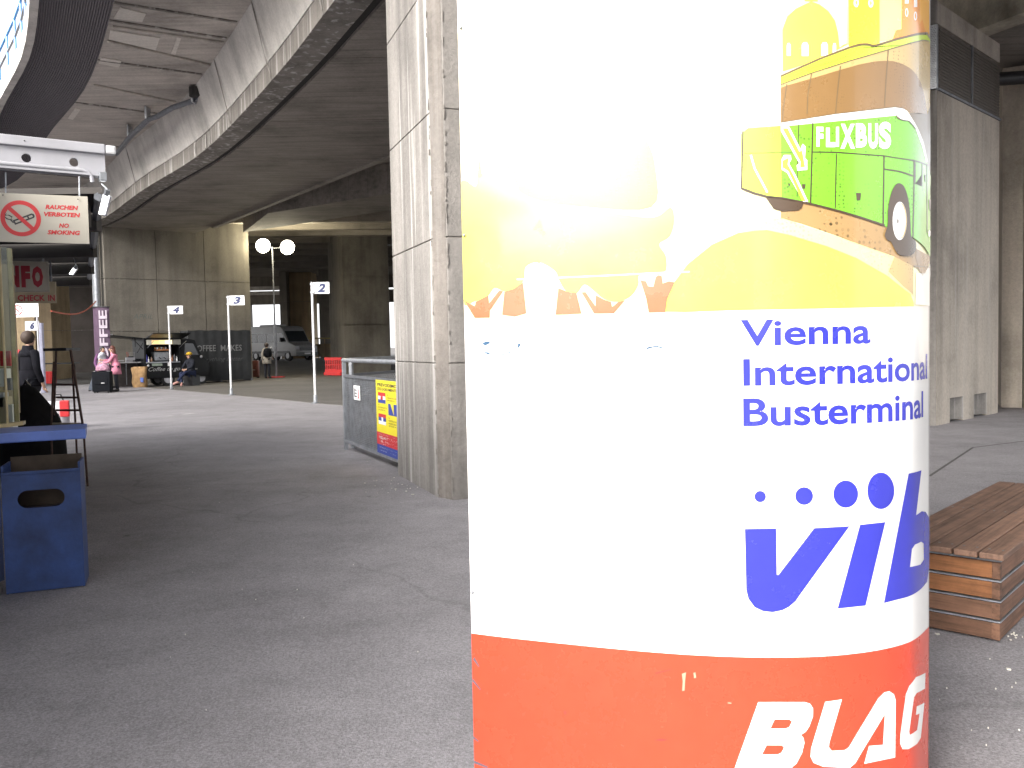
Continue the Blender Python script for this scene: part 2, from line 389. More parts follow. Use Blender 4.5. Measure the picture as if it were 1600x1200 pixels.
# light smoothing
for _ in range(3): E = [E[0]] + [(E[i - 1] + E[i] * 2 + E[i + 1]) / 4 for i in range(1, len(E) - 1)] + [E[-1]]
def off(pl, d):   # d > 0: to the left side of the deck (towards -X)
    out = []
    for i, p in enumerate(pl):
        t = (pl[min(i + 1, len(pl) - 1)] - pl[max(i - 1, 0)]).normalized(); out.append(p + Vector((t.y, -t.x, 0)) * d)
    return out
sgn = 1 if off(E, 1)[10].x < E[10].x else -1
def O(d): return off(E, d * sgn)
deck = structure('flyover_deck', 'curved concrete flyover above the bus terminal')
def loft(rows, name, m, thick=None, parent=deck, smooth=False, **t):
    '''rows: lists of equally long polylines of 3-D points; closed ring section when thick is None'''
    n = len(rows[0]); b = MB(); b.v = [Vector(p) for r in rows for p in r]; kx = len(rows)
    b.f = [((j) * n + i, j * n + i + 1, ((j + 1) % kx) * n + i + 1, ((j + 1) % kx) * n + i) for j in range(kx) for i in range(n - 1)]
    b.f += [tuple(j * n for j in range(kx)), tuple(j * n + n - 1 for j in range(kx))]
    return b.build(name, m, parent, world=True, smooth=smooth, **t)
def at(pl, z): return [(p.x, p.y, z) for p in pl]
# edge girder strip under the web, with the shadow joint between it and the main soffit
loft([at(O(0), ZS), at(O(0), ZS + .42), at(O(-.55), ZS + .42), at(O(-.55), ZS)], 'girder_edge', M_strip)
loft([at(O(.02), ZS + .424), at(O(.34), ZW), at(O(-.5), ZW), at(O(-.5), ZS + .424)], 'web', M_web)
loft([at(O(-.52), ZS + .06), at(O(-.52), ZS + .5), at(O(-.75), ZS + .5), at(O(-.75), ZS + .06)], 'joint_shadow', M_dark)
# web pour joints: thin raised vertical lips
wj = O(.0); wt = O(.34)
for i in range(5, len(E) - 3, 7):
    a, c = Vector((*wj[i][:2], ZS)), Vector((*wt[i][:2], ZW)); t = (E[i + 1] - E[i]).normalized() * .02; nn = Vector((-.015, 0, 0))
    MB().add([a - t + nn, a + t + nn, c + t + nn, c - t + nn, a - t, a + t, c + t, c - t], [(0, 1, 2, 3), (0, 4, 5, 1), (1, 5, 6, 2), (2, 6, 7, 3), (3, 7, 4, 0)]).build('pour_joint', M_strip, deck, world=True)
# pale lime streaks running down the lower strip of the girder
st = MB()
M_lime = mat('lime_deposit', (.62, .6, .56), .8, var=.3, scale=14)
stp = MB()
for (x, y0, y1, w) in ((305, 246, 250, 5), (322, 222, 238, 4), (328, 215, 235, 2), (331, 212, 232, 2), (343, 195, 215, 5), (350, 190, 206, 2), (357, 183, 198, 3), (378, 150, 177, 3), (444, 85, 99, 2), (505, 5, 22, 2), (318, 228, 241, 2)):
    # nearest index on the strip
    best = min(range(len(E)), key=lambda i: abs((E[i].x / E[i].y) - (ray(x, y1).x / ray(x, y1).y)) + (0 if E[i].y > 6 else 9))
    i = min(max(best, 1), len(E) - 2)
    r = ray(x, y1); az = r.x / r.y
    a, c = E[i - 1], E[i + 1]; f_ = 0; 
    den = (c.x - a.x) - az * (c.y - a.y); f_ = (az * a.y - a.x) / den if abs(den) > 1e-6 else .5
    p = a.lerp(c, f_); t = (c - a).normalized(); h = random.uniform(.33, .42); ww = w * p.y / F
    n = Vector((t.y, -t.x, 0)) * .006 * sgn
    q = [p - t * ww / 2, p + t * ww / 2]
    stp.add([(q[0] + n)[:2] + (ZS + .01,), (q[1] + n)[:2] + (ZS + .01,), (q[1] + n)[:2] + (ZS + h,), (q[0] + n)[:2] + (ZS + h,)], [(0, 1, 2, 3)])
stp.v = [Vector(v) for v in stp.v]
o = stp.build('lime_streaks', M_lime, deck, world=True, kind='stuff')
# wing slab in cast bays, netted outer flank, pale parapet
wi, wo, ne = O(.34), O(2.75), O(4.0)
bay = 3
for i in range(0, len(E) - 1, bay):
    j = min(i + bay, len(E) - 1)
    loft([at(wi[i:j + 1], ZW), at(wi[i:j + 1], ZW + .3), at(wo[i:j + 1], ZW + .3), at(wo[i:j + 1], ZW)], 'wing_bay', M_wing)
    t = (E[j] - E[max(j - 1, 0)]).normalized() * .035
    a, c = wi[j] + (wo[j] - wi[j]) * .02, wo[j]
    MB().prism([(a - t)[:2], (c - t)[:2], (c + t)[:2], (a + t)[:2]], ZW - .03, ZW - .003).build('bay_joint', M_strip, deck, world=True)
# patched squares on the wing soffit (repair panels, a little proud)
M_rep = concrete('repair_mortar', (.66, .62, .565), .15, 0, 'X', blot=.2)
for quad in ([(188, 10), (228, 20), (222, 33), (178, 27)], [(172, 46), (250, 58), (243, 77), (170, 60)], [(158, 89), (190, 94), (186, 104), (154, 98)], [(278, 54), (284, 55), (274, 84), (267, 83)], [(118, 168), (126, 170), (114, 186), (106, 184)]):
    ps = [G(x, y, ZW) for x, y in quad]
    MB().prism([p[:2] for p in ps], ZW - .025, ZW - .004).build('repair_patch', M_rep, deck, world=True)
# long form marks / conduit across the wing
for a, c in (((146, 133), (275, 160)), ((176, 42), (350, 67)), ((168, 64), (328, 102))):
    MB().tube([G(*a, ZW - .03), G(*c, ZW - .03)], .035, 6).build('conduit', M_wing, deck, world=True)
# dark netting with fine ridges along its length
M_net = mat('dark_netting', (.10, .092, .10), .95, var=.3, scale=30, spec=.15)
rows = []; NR = 56
for r in range(NR + 1):
    f_ = r / NR; ds = 2.75 + (4.0 - 2.75) * f_; z = ZW - .02 + .62 * f_ + (.022 if r % 2 else 0)
    rows.append(at(O(ds), z))
b = MB(); n = len(E); b.v = [Vector(p) for r in rows for p in r]; b.f = [(j * n + i, j * n + i + 1, (j + 1) * n + i + 1, (j + 1) * n + i) for j in range(NR) for i in range(n - 1)]
b.build('flank_netting', M_net, deck, world=True)
loft([at(wo, ZW + .03), at(wo, ZW + .9), at(ne, ZW + .9), at(ne, ZW + .63)], 'flank', M_dark)
loft([at(O(3.98), ZW + .6), at(O(3.98), ZW + 1.05), at(O(4.16), ZW + 1.05), at(O(4.16), ZW + .6)], 'parapet_kerb', M_web)
# road slab on top so no daylight leaks in
loft([at(O(4.1), ZW + .95), at(O(4.1), ZW + 1.2), at(O(-7), ZW + 1.2), at(O(-7), ZW + .95)], 'road_slab', M_conc)
# railing of blue bars on the flyover edge
rail = thing('flyover_railing', 'blue metal railing along the outer edge of the flyover', 'railing')
M_sky = mat('sky_blue_paint', (.08, .28, .62), .4)
ro = O(4.13)
for z in (ZW + 1.95, ZW + 1.5): MB().tube(at(ro, z), .035, 6).build('rail', M_sky if z > 9.9 else M_galv, rail)
for i in range(0, len(ro), 1):
    MB().tube([(ro[i].x, ro[i].y, ZW + 1.0), (ro[i].x, ro[i].y, ZW + 1.98)], .04, 6).build('post', M_sky, rail)

# main soffit in transverse bays (real recessed joints)
gA, gB = G(330, 355, ZS), G(607, 242, ZS)
sl = (gA.x - gB.x) / (gA.y - gB.y)
inner = O(-.72)
def xin(Y):
    for a, c in zip(inner[:-1], inner[1:]):
        if (a.y - Y) * (c.y - Y) <= 0 and a.y != c.y: return a.x + (c.x - a.x) * (Y - a.y) / (c.y - a.y)
    return inner[-1].x
def xr(Y): return min(gB.x + sl * (Y - gB.y), 14)
cuts = [-8, -4, 0, 4, 8, 12.2, 16.4, 20.8, 25.0, 29.3, 33.6, 38, 41]
for a, c in zip(cuts[:-1], cuts[1:]):
    a1, c1 = a + .02, c - .02; nseg = 5; L_, R_ = [], []
    for i in range(nseg + 1):
        Y = a1 + (c1 - a1) * i / nseg
        L_.append((xin(Y), Y)); R_.append((max(xr(Y), xin(Y) + .02), Y))
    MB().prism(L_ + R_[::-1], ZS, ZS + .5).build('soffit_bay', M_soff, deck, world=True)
# edge lip along the right side of the soffit
Ys = [12.2 + i * 1.0 for i in range(27)]
MB().prism([(xr(Y), Y) for Y in Ys] + [(xr(Y) + .22, Y) for Y in Ys[::-1]], ZS - .05, ZS + .9).build('soffit_lip', M_conc, deck, world=True)
# upper slab and cross beam beyond
ug = [p[:2] for p in O(-.6)]
MB().prism(ug + [(17, -8), (17, 30), (24, 80), (-45, 80), (-35, 50)], 7.9, 8.2).build('upper_slab', M_conc, deck, world=True)
L2 = [G(427, 332, ZS), G(613, 302, ZS)]; L3 = [G(380, 363, ZS), G(613, 328, ZS)]
def ext(a, c, f_): return a + (c - a) * f_
MB().prism([ext(*L2, -.05)[:2], ext(*L2, 5)[:2], ext(*L3, 4.2)[:2], ext(*L3, 0)[:2]], ZS, 7.88).build('cross_beam', M_soff, deck, world=True)
# ribs of the farther ceiling
for i, Y in enumerate((42.5, 45, 47.5, 50.5, 53.5, 57, 61, 65.5)):
    MB().box((5, Y, 7.62), (64, .5, .5), .07).build('ceiling_rib', M_conc, deck)
# ceiling light fittings, small and unlit, seen far off
for i in range(5): MB().box((-6.6 + i * .02, 50 + i * 3.2, 7.25), (1.2, .2, .1)).build('strip_light_housing', M_white, deck)

# drain pipe hung from the wing
dp = thing('drain_pipe', 'bent grey drain pipe slung under the flyover wing towards the kiosk beam', 'pipe')
MB().tube([G(312, 152, 8.05), G(300, 158, 8.02), G(270, 168, 7.98), G(246, 182, 7.95), G(233, 186, 7.93), G(205, 212, 7.9), G(182, 240, 7.85)], .075, 8).build('pipe', M_gald, dp, world=True, smooth=True)
for x, y in ((231, 186), (203, 213), (303, 160)):
    p = G(x, y, 7.95); MB().box((p.x, p.y, 8.1), (.05, .3, .34)).build('bracket', M_galv, dp)
p = G(306, 146, 8.1); MB().rings([(p.x, p.y, 8.02, .17, .17), (p.x, p.y, 8.25, .17, .17)], 14).build('outlet', M_dark, dp)

# ================================================================== PIERS AND WALLS
def lifts(name, label, poly, zs, m, cat='pier', kind=None, mats=None):
    t = thing(name, label, cat)
    c = [sum(p[0] for p in poly) / len(poly), sum(p[1] for p in poly) / len(poly)]
    for a, b_ in zip(zs[:-1], zs[1:]): MB().prism(poly, a + .006, b_ - .006).build('cast_lift', m, t)
    core = [(c[0] + (p[0] - c[0]) * .985, c[1] + (p[1] - c[1]) * .985) for p in poly]
    MB().prism(core, zs[0], zs[-1]).build('core', M_strip, t)
    return t
# near pillar: two broad faces, and a groove-edged chamfer between them
A, B, Cc = G(622, 742), G(685, 778), G(708, 782)
d1 = (A - B).normalized(); d2 = Vector((.93, .36, 0)).normalized()
D = Cc + d2 * 1.5; Eb = A + d2 * 1.2 + d1 * .2
near = thing('concrete_pillar', 'tall light concrete pillar beside the advertising column, mesh fence ending at it', 'pillar')
zsn = [0, 1.24, 2.37, 3.5, 4.62, 5.75, 6.9]
jit = [0, .006, -.004, .004, 0, .005]
for i, (a, c) in enumerate(zip(zsn[:-1], zsn[1:])):
    sl_ = .05 * (1 - i / 6)
    poly = [(A.x, A.y), (B.x, B.y), (Cc.x, Cc.y), (D.x, D.y), (Eb.x, Eb.y)]
    MB().prism(poly, a + (.005 if i else 0), c - .005).build('cast_lift', M_pil, near, bevel=.008)
core = [(p[0] + (.1 - p[0]) * .012, p[1] + (9.2 - p[1]) * .012) for p in poly]
MB().prism(core, 0, 6.9).build('core', M_strip, near)
# ragged mortar ridges down both edges of the chamfer
for q, nv in ((B, 150), (Cc, 150)):
    rg = MB(); random.seed(int(q.x * 1000) & 255)
    for i in range(nv):
        z = i * 6.8 / nv; w = random.uniform(.004, .014)
        if random.random() < .55: continue
        rg.box((q.x + random.uniform(-.006, .006), q.y - .004, z + .02), (w, w, random.uniform(.02, .06)), random.uniform(0, 1))
    rg.build('mortar_ridge', M_strip, near, kind='stuff')
mid = (B + Cc) / 2; nrm = Vector((-(Cc - B).y, (Cc - B).x, 0)).normalized(); nrm = nrm if nrm.y < 0 else -nrm
q = [B.lerp(Cc, .06) + nrm * .004, B.lerp(Cc, .94) + nrm * .004]
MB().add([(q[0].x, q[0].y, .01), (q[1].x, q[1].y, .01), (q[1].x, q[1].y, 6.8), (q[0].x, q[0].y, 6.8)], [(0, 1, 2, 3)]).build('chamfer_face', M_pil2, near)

pa, pb = G(160, 350, ZS + .12), G(388, 366, ZS + .12); pa.z = pb.z = 0
pd = (pb - pa).normalized(); pn = Vector((-pd.y, pd.x, 0)); pL = (pb - pa).length
pier = thing('wide_pier', 'broad dark concrete pier wall behind the black coffee van', 'pier')
# 3 cast columns of 2 lifts each, with joints
for i in range(3):
    for za, zb in ((0, 2.3), (2.3, 4.6), (4.6, 7.88)):
        a, c = pa + pd * (pL * i / 3 + .012), pa + pd * (pL * (i + 1) / 3 - .012)
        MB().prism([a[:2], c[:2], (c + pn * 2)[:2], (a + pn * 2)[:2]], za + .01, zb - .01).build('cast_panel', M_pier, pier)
MB().prism([(pa + pn * .06 + pd * .05)[:2], (pb + pn * .06 - pd * .05)[:2], (pb + pn * 1.9 - pd * .05)[:2], (pa + pn * 1.9 + pd * .05)[:2]], 0, 7.8).build('core', M_strip, pier)
pe = P(153, 500, pa.y + .1)
MB().tube([(pe.x, pe.y, 0), (pe.x, pe.y, 7.2)], .16, 12).build('side_face_tube', M_galv, pier, smooth=True)  # tube standing in for the pier's lighter side face
# small faded graffiti
gb = Board(pa + pd * 1.1 + Vector((0, 0, 2.85)) - pn * .003, pd, (0, 0, 1), pier)
gb.text('APRIL', 0, 0, .85, .22, mat('faded_spray', (.13, .14, .13), .9), shear=.3, name='graffiti')

def block(name, label, px0, px1, Y, z0, z1, th, m, cat='pier', **k):
    a, c = P(px0, 500, Y), P(px1, 500, Y); t = thing(name, label, cat, **k)
    n = max(1, round((z1 - z0) / 2.4))
    for i in range(n):
        MB().prism([(a.x, Y), (c.x, Y), (c.x, Y + th), (a.x, Y + th)], z0 + (z1 - z0) * i / n + .01, z0 + (z1 - z0) * (i + 1) / n - .01).build('cast_lift', m, t)
    MB().prism([(a.x + .03, Y + .03), (c.x - .03, Y + .03), (c.x - .03, Y + th - .03), (a.x + .03, Y + th - .03)], z0, z1).build('core', M_strip, t)
    return t
# second pier (left flank lit, front dark)
a, b_, c = P(515, 500, 50), P(537, 500, 46.5), P(608.5, 500, 48)
t = thing('square_pier', 'square concrete pier right of the floodlights with its left flank lit', 'pier')
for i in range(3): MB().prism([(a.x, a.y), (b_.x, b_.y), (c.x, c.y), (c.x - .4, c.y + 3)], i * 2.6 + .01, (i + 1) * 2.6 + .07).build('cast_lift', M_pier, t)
block('far_pier', 'ochre lit pier in the distance just behind the white minibus', 448, 488, 74, .4, 7.9, 2, M_ochre)
block('far_pier', 'narrow dark pier in the distance left of the square pier', 499, 521, 72, .4, 7.9, 2, M_pier)
block('far_pier', 'slim grey pier in the distance beside the bright opening behind the minibus', 438, 449, 73, .4, 7.9, 1.6, M_pier)
block('dark_pier', 'very dark pier left of the broad pier wall', 82, 150, 52, .2, 7.9, 3, mat('shaded_concrete', (.10, .085, .078), .9, var=.3, scale=1))  # pier in shade: the darkness is put into its colour
block('lit_ochre_pier', 'pale ochre pier behind the gate six sign at far left', 60, 80, 46, 0, 7.9, 2, M_ochre)
block('lit_ochre_pier', 'wide tan pier seen through the kiosk opening at far left', -60, 54, 56, .3, 7.9, 2, M_ochre)
# far boundary wall above the openings and below
fw = thing('far_wall', 'distant concrete wall over the bright openings at the end of the terminal', 'wall')
for (x0, x1, y0, y1) in ((150, 700, 380, 447), (150, 700, 461, 470)):
    a, c = P(x0, y0, 78), P(x1, y1, 78); MB().box(((a.x + c.x) / 2, 78.3, (a.z + c.z) / 2), (c.x - a.x, .6, a.z - c.z)).build('wall_band', M_pier, fw)
a, c = P(150, 447, 77.9), P(437, 461, 77.9)
for i in range(2): MB().box(((a.x + c.x) / 2, 78.0, c.z + .2 + i * .42), (c.x - a.x, .4, .34)).build('lit_band', M_web, fw)  # sunlit strip put in as paler concrete
a, c = P(300, 520, 78), P(391, 470, 78); MB().box(((a.x + c.x) / 2, 78.3, 2.5), (c.x - a.x, .6, 6)).build('wall_band', M_pier, fw)

# right-hand wall with louvre panels and two floor recesses
ra, rb, rc = Vector((6.05, 13.75, 0)), G(1463.5, 665.5), G(1559, 645.5)
rd = (rc - rb).normalized(); rn = Vector((-rd.y, rd.x, 0)); RL = (rc - rb).length   # rn points back-left
def onw(x, y):
    r = ray(x, y); m = Matrix(((r.x, -rd.x), (r.y, -rd.y))); s_ = m.inverted() @ Vector((rb.x, rb.y)); return s_[1]
rw = thing('grey_wall', 'tall grey concrete wall end with dark louvre panels right of the advertising column', 'wall')
def wseg(t0, t1, z0, z1, dep, m, name='cast_lift', front=0.0):
    a, c = rb + rd * t0 + rn * front, rb + rd * t1 + rn * front
    return MB().prism([a[:2], c[:2], (c + rn * dep)[:2], (a + rn * dep)[:2]], z0, z1).build(name, m, rw, world=True)
zt = .40; t1a, t1b, t2a, t2b = onw(1484, 640), onw(1505, 640), onw(1521.5, 635), onw(1541.5, 632)
wseg(0, t1a, 0, zt, .8, M_pierr); wseg(t1b, t2a, 0, zt, .8, M_pierr); wseg(t2b, RL, 0, zt, .8, M_pierr)
wseg(0, RL, zt, 5.15, .8, M_pierr); wseg(0, RL, 6.15, 6.475, .8, M_pierr); wseg(0.03, RL - .03, 5.15, 6.15, .74, M_strip, 'core', .04)
for u0, u1 in ((t1a, t1b), (t2a, t2b)):
    a, c = rb + rd * (u0) + rn * .22, rb + rd * u1 + rn * .0
    MB().prism([a[:2], c[:2], (c + rn * .5)[:2], (a + rn * .3)[:2]], .03, zt).build('recess_back', M_pil, rw, world=True)
# front edge strip of the wall
fe = rb + Vector((-.9, .62, 0))
MB().prism([(rb.x - .012, rb.y - .012), (rb.x + .0, rb.y + .02), (fe.x + .02, fe.y + .02), (fe.x, fe.y)], 0, 5.15).build('edge_face', M_pil, rw)
MB().prism([(rb.x - .012, rb.y - .012), (rb.x + .0, rb.y + .02), (fe.x + .02, fe.y + .02), (fe.x, fe.y)], 6.15, 7.88).build('edge_face', M_pil, rw)
M_louv = mat('dark_louvre', (.095, .08, .066), .6, var=.12)
ts = onw(1517, 150)
for u0, u1 in ((.03, ts - .02), (ts + .02, RL - .02)):
    lp = wseg(u0, u1, 5.19, 6.11, .03, M_louv, 'louvre_panel', -.0)
    n = int(.92 / .05)
    b = MB()
    for i in range(n):
        z = 5.2 + i * .05; a, c = rb + rd * (u0 + .02) - rn * .012, rb + rd * (u1 - .02) - rn * .012
        b.prism([a[:2], c[:2], (c + rn * .011)[:2], (a + rn * .011)[:2]], z, z + .03)
    b.build('louvre_blade', M_louv, rw, world=True, kind='stuff')
wseg(ts - .018, ts + .018, 5.17, 6.13, .05, M_gald, 'panel_joint', -.03)
wseg(0, RL, 5.145, 5.18, .05, M_gald, 'sill_strip', -.03)
dfe = (fe - rb).normalized()
pp = MB().prism([(rb.x - .03, rb.y - .03), (rb.x + .01, rb.y + .0), (fe.x + .0, fe.y), (fe.x - .03, fe.y - .03)], 5.17, 6.13).build('perforated_plate', M_galv, rw)
hb = MB()
for i in range(34):
    for j in range(6):
        p = rb + dfe * (.02 + j * .028 + (.014 if i % 2 else 0)) + Vector((-.031, -.031, 5.2 + i * .027))
        hb.add([p + dfe * (.008 * math.cos(k)) + Vector((0, 0, .008 * math.sin(k))) for k in (0, 1.57, 3.14, 4.71)], [(0, 1, 2, 3)])
hb.build('punched_holes', M_dark, rw, world=True, kind='stuff')
# head beam crossing above, and ceiling to the right
hbm = structure('head_beam', 'stained concrete beam over the right-hand wall')
h0, h1 = G(1480, 64.5, 6.48), G(1600, 19, 6.48); hd = (h1 - h0).normalized(); hn = Vector((-hd.y, hd.x, 0)); hn = hn if hn.x > 0 else -hn
a, c = h0 - hd * .25, h0 + hd * 8
MB().prism([a[:2], c[:2], (c + hn * .45)[:2], (a + hn * .45)[:2]], 6.48, 7.88).build('beam', concrete('stained_beam', (.58, .53, .43), .35, 0, 'Z', blot=.5), hbm)
a2 = h0 - hd * .3
MB().prism([(a2 + hn * .452)[:2], (c + hn * .452)[:2], (c + hn * 6)[:2], (a2 + hn * 6 - hd * 2.0)[:2]], 6.486, 6.9).build('soffit_panel', M_soff, hbm)
rp = thing('ribbed_pier', 'grey pier standing just beyond the end of the louvred wall', 'pier')
a, c = G(1564, 637), G(1597, 637.5); MB().prism([a[:2], c[:2], (c.x + .5, c.y + 1.4), (a.x + .7, a.y + 1.4)], 0, 6.4).build('cast_lift', M_pierr, rp)
a, c = G(1602, 640), G(1680, 644)
MB().prism([(a.x, a.y), (c.x, c.y), (c.x + .5, c.y + 1.4), (a.x + .7, a.y + 1.4)], 0, 6.4).build('cast_lift', M_pierr, thing('ribbed_pier', 'grey pier cut by the right edge of the photograph', 'pier'))
hp = thing('ceiling_duct', 'dark horizontal duct under the ceiling beyond the louvred wall', 'duct')
a, c = P(1556, 124, 15.7), P(1640, 118, 15.7); MB().tube([a, c], .12, 10).build('duct', M_black, hp, world=True, smooth=True)
bw = thing('back_wall', 'long plain concrete wall closing the terminal on the right', 'wall')
for i in range(6): MB().box((10 + i * 6.02, 27, 3.95), (6, .5, 7.88), -.1).build('wall_panel', M_pierr, bw)

# unseen buildings, added to block sun and sky and shape the column's reflections
M_rend = mat('grey_render', (.3, .28, .26), .8, var=.15, scale=2)
def unseen_block(label, x0, x1, y0, y1, h, faces):
    ob = thing('unseen_building', label, 'building', ((x0 + x1) / 2, (y0 + y1) / 2, 0))
    MB().box(((x0 + x1) / 2, (y0 + y1) / 2, h / 2), (x1 - x0, y1 - y0, h)).build('wall', M_rend, ob, world=True)
    for r in range(int((h - 2) / 3.2)):
        for f_ in faces:
            L_ = (x1 - x0) if f_ == 'N' else (y1 - y0)
            for i in range(int(L_ / 2.9)):
                t = 1.6 + i * 2.9
                if f_ == 'N': c, d, c2, d2_ = (x0 + t, y1 + .02, 2.2 + r * 3.2), (1.4, .08, 1.7), (x0 + t, y1 + .065, 2.2 + r * 3.2), (1.2, .02, 1.5)
                else: c, d, c2, d2_ = (x1 + .02, y0 + t, 2.2 + r * 3.2), (.08, 1.4, 1.7), (x1 + .065, y0 + t, 2.2 + r * 3.2), (.02, 1.2, 1.5)
                w = MB().box(c, d).build('window', M_white, ob, world=True); MB().box(c2, d2_).build('pane', M_glass, w, world=True)
unseen_block('grey rendered building with rows of windows across the street behind the camera', 4.2, 14, -17, -9, 14, 'N')
unseen_block('low grey building with rows of windows across the street, straight behind the camera', -34, 3.4, -38, -32, 6.6, 'N')
unseen_block('long grey building with rows of windows along the left side of the terminal', -46, -31, -16, 40, 14.5, 'E')

# ================================================================== ADVERTISING COLUMN
SCL = .85; ZR = EYE - SCL
redpx = [(736.6, 989.5), (780, 995), (877, 1005.6), (1005, 1018), (1100, 1024.6), (1195, 1027.5), (1290, 1025.6), (1361, 1018), (1409, 1007.5), (1432.6, 997), (1451.6, 979)]
fr = [G(x, y, ZR) for x, y in redpx]; fr = [Vector((p.x, p.y, 0)) for p in fr]
FRONT = catm(fr, 6)
for _ in range(4): FRONT = [FRONT[0]] + [(FRONT[i - 1] + FRONT[i] * 2 + FRONT[i + 1]) / 4 for i in range(1, len(FRONT) - 1)] + [FRONT[-1]]
L0, Rn = FRONT[0], FRONT[-1]
backp = [Rn, Rn + Vector((.022, .09, 0)), Rn + Vector((.03, .25, 0)), Rn + Vector((-.06, .62, 0)), Rn + Vector((-.35, .9, 0)), (L0 + Rn) / 2 + Vector((0, .98, 0)), L0 + Vector((.32, .85, 0)), L0 + Vector((.1, .55, 0)), L0 + Vector((.03, .2, 0)), L0 + Vector((.006, .03, 0))]
PROF = FRONT + catm(backp, 3)[1:]
SS = [0]
for a, b_ in zip(PROF[:-1], PROF[1:]): SS.append(SS[-1] + (b_ - a).length)
NF = len(FRONT); NP = len(PROF)
def pnorm(i):
    a, b_ = PROF[(i - 1) if i else 0], PROF[min(i + 1, NP - 1)]; t = (b_ - a).normalized(); return Vector((t.y, -t.x, 0))
NRM = [pnorm(i) for i in range(NP)]
def evalS(s):
    s = max(0, min(s, SS[-1] - 1e-6))
    lo = 0
    for i in range(NP - 1):
        if SS[i] <= s + 1e-9: lo = i
        else: break
    f_ = (s - SS[lo]) / (SS[lo + 1] - SS[lo]); return PROF[lo].lerp(PROF[lo + 1], f_), NRM[lo].lerp(NRM[lo + 1], f_).normalized()
def colSZ(x, y):
    '''where the photograph's pixel falls on the printed sheet: distance along the sheet and height'''
    d = ray(x, y)
    for i in range(NF - 1):
        a, c = PROF[i], PROF[i + 1]; e = c - a
        den = d.x * e.y - d.y * e.x
        if abs(den) < 1e-9: continue
        t = (a.x * e.y - a.y * e.x) / den; u = (a.x * d.y - a.y * d.x) / den
        if -1e-6 <= u <= 1 + 1e-6 and t > 0: return SS[i] + u * (SS[i + 1] - SS[i]), EYE + d.z * t
    if x < 1000: return 0.0, EYE + d.z * (L0.y / d.y)
    x2 = 1449.5; s_, z = colSZ(x2, y) if x > x2 + .01 else (SS[NF - 1], EYE + d.z * (Rn.y / d.y))
    return s_ + (x - x2) * .0035, z
adc = thing('advertising_column', 'huge rounded white advertising column with green coach poster and blue station lettering', 'advertising column', (PROF[0].x + .65, PROF[0].y + .1, 0))
def colmesh(name, vs2, fs, m, layer, parent=adc):
    bm = bmesh.new(); bv = [bm.verts.new((x, y, 0)) for x, y in vs2]
    for f in fs:
        try: bm.faces.new([bv[i] for i in f])
        except ValueError: pass
    smin, smax = min(v[0] for v in vs2), max(v[0] for v in vs2)
    for s_ in SS:
        if smin < s_ < smax:
            bmesh.ops.bisect_plane(bm, geom=bm.verts[:] + bm.edges[:] + bm.faces[:], dist=1e-6, plane_co=(s_, 0, 0), plane_no=(1, 0, 0))
    bmesh.ops.triangulate(bm, faces=[f for f in bm.faces if len(f.verts) > 4])
    nr = []; I = wm(parent).inverted()
    for v in bm.verts:
        p, n = evalS(v.co.x); nr.append(tuple(n)); v.co = I @ Vector((p.x + n.x * layer * .0004, p.y + n.y * layer * .0004, v.co.y))
    bm.normal_update()
    if bm.faces:
        flip = sum(f.normal.dot(Vector(nr[f.verts[0].index])) * f.calc_area() for f in bm.faces) < 0 if (bm.verts.index_update() or True) else False
        if flip: bmesh.ops.reverse_faces(bm, faces=bm.faces)
    me = bpy.data.meshes.new(name); bm.to_mesh(me); bm.free()
    me.polygons.foreach_set('use_smooth', [True] * len(me.polygons)); me.normals_split_custom_set_from_vertices(nr)
    me.materials.append(m); o = bpy.data.objects.new(name, me); COL.objects.link(o); o.parent = parent; WM[o.name] = wm(parent); return o
def dense(c, st=14):
    out = []
    for i, p in enumerate(c):
        q = c[(i + 1) % len(c)]; n = max(1, int(math.hypot(q[0] - p[0], q[1] - p[1]) / st))
        out += [(p[0] + (q[0] - p[0]) * j / n, p[1] + (q[1] - p[1]) * j / n) for j in range(n)]
    return out
def pr(name, cs, m, layer, parent=None):
    if not isinstance(cs[0][0], (list, tuple)): cs = [cs]
    vs, fs = tess([dense(c) for c in cs]); return colmesh(name, [colSZ(x, y) for x, y in vs], fs, m, layer, parent or adc)
def smooth(c, n=4):
    N_ = len(c); out = []
    for i in range(N_):
        a, b_, p, d = [Vector(c[(i + k) % N_]) for k in (-1, 0, 1, 2)]
        for j in range(n):
            t = j / n; v = .5 * ((2 * b_) + (p - a) * t + (2 * a - 5 * b_ + 4 * p - d) * t * t + (3 * b_ - a - 3 * p + d) * t ** 3); out.append((v.x, v.y))
    return out
def line(name, pts, w, m, layer, parent=None):
    L_, R_ = [], []
    for i, p in enumerate(pts):
        a, b_ = Vector(pts[max(i - 1, 0)]), Vector(pts[min(i + 1, len(pts) - 1)]); t = (b_ - a).normalized(); n = Vector((-t.y, t.x)) * w / 2
        L_.append((p[0] + n.x, p[1] + n.y)); R_.append((p[0] - n.x, p[1] - n.y))
    return pr(name, L_ + R_[::-1], m, layer, parent)
I_white = ink('white_vinyl', (.8, .8, .79), .18, var=.015)
I_cream = ink('cream_print', (.80, .77, .48), .22)
I_paley = ink('pale_yellow_print', (.80, .78, .28), .22, dots=.25)
I_yel = ink('yellow_print', (.8, .74, .10), .22)
I_yel2 = ink('deeper_yellow_print', (.76, .66, .05), .22, dots=.6, dscale=120)
I_yelg = ink('sand_yellow_print', (.74, .60, .06), .22, dots=.75, dscale=110)
I_or = ink('orange_print', (.76, .30, .05), .22, dots=.3)
I_or2 = ink('light_orange_print', (.8, .42, .08), .22)
I_salm = ink('brick_print', (.42, .13, .06), .25, dots=.3, dscale=140)
I_green = ink('green_print', (.17, .50, .035), .22, dots=.75, dscale=95)
I_lime = ink('lime_print', (.50, .68, .06), .22)
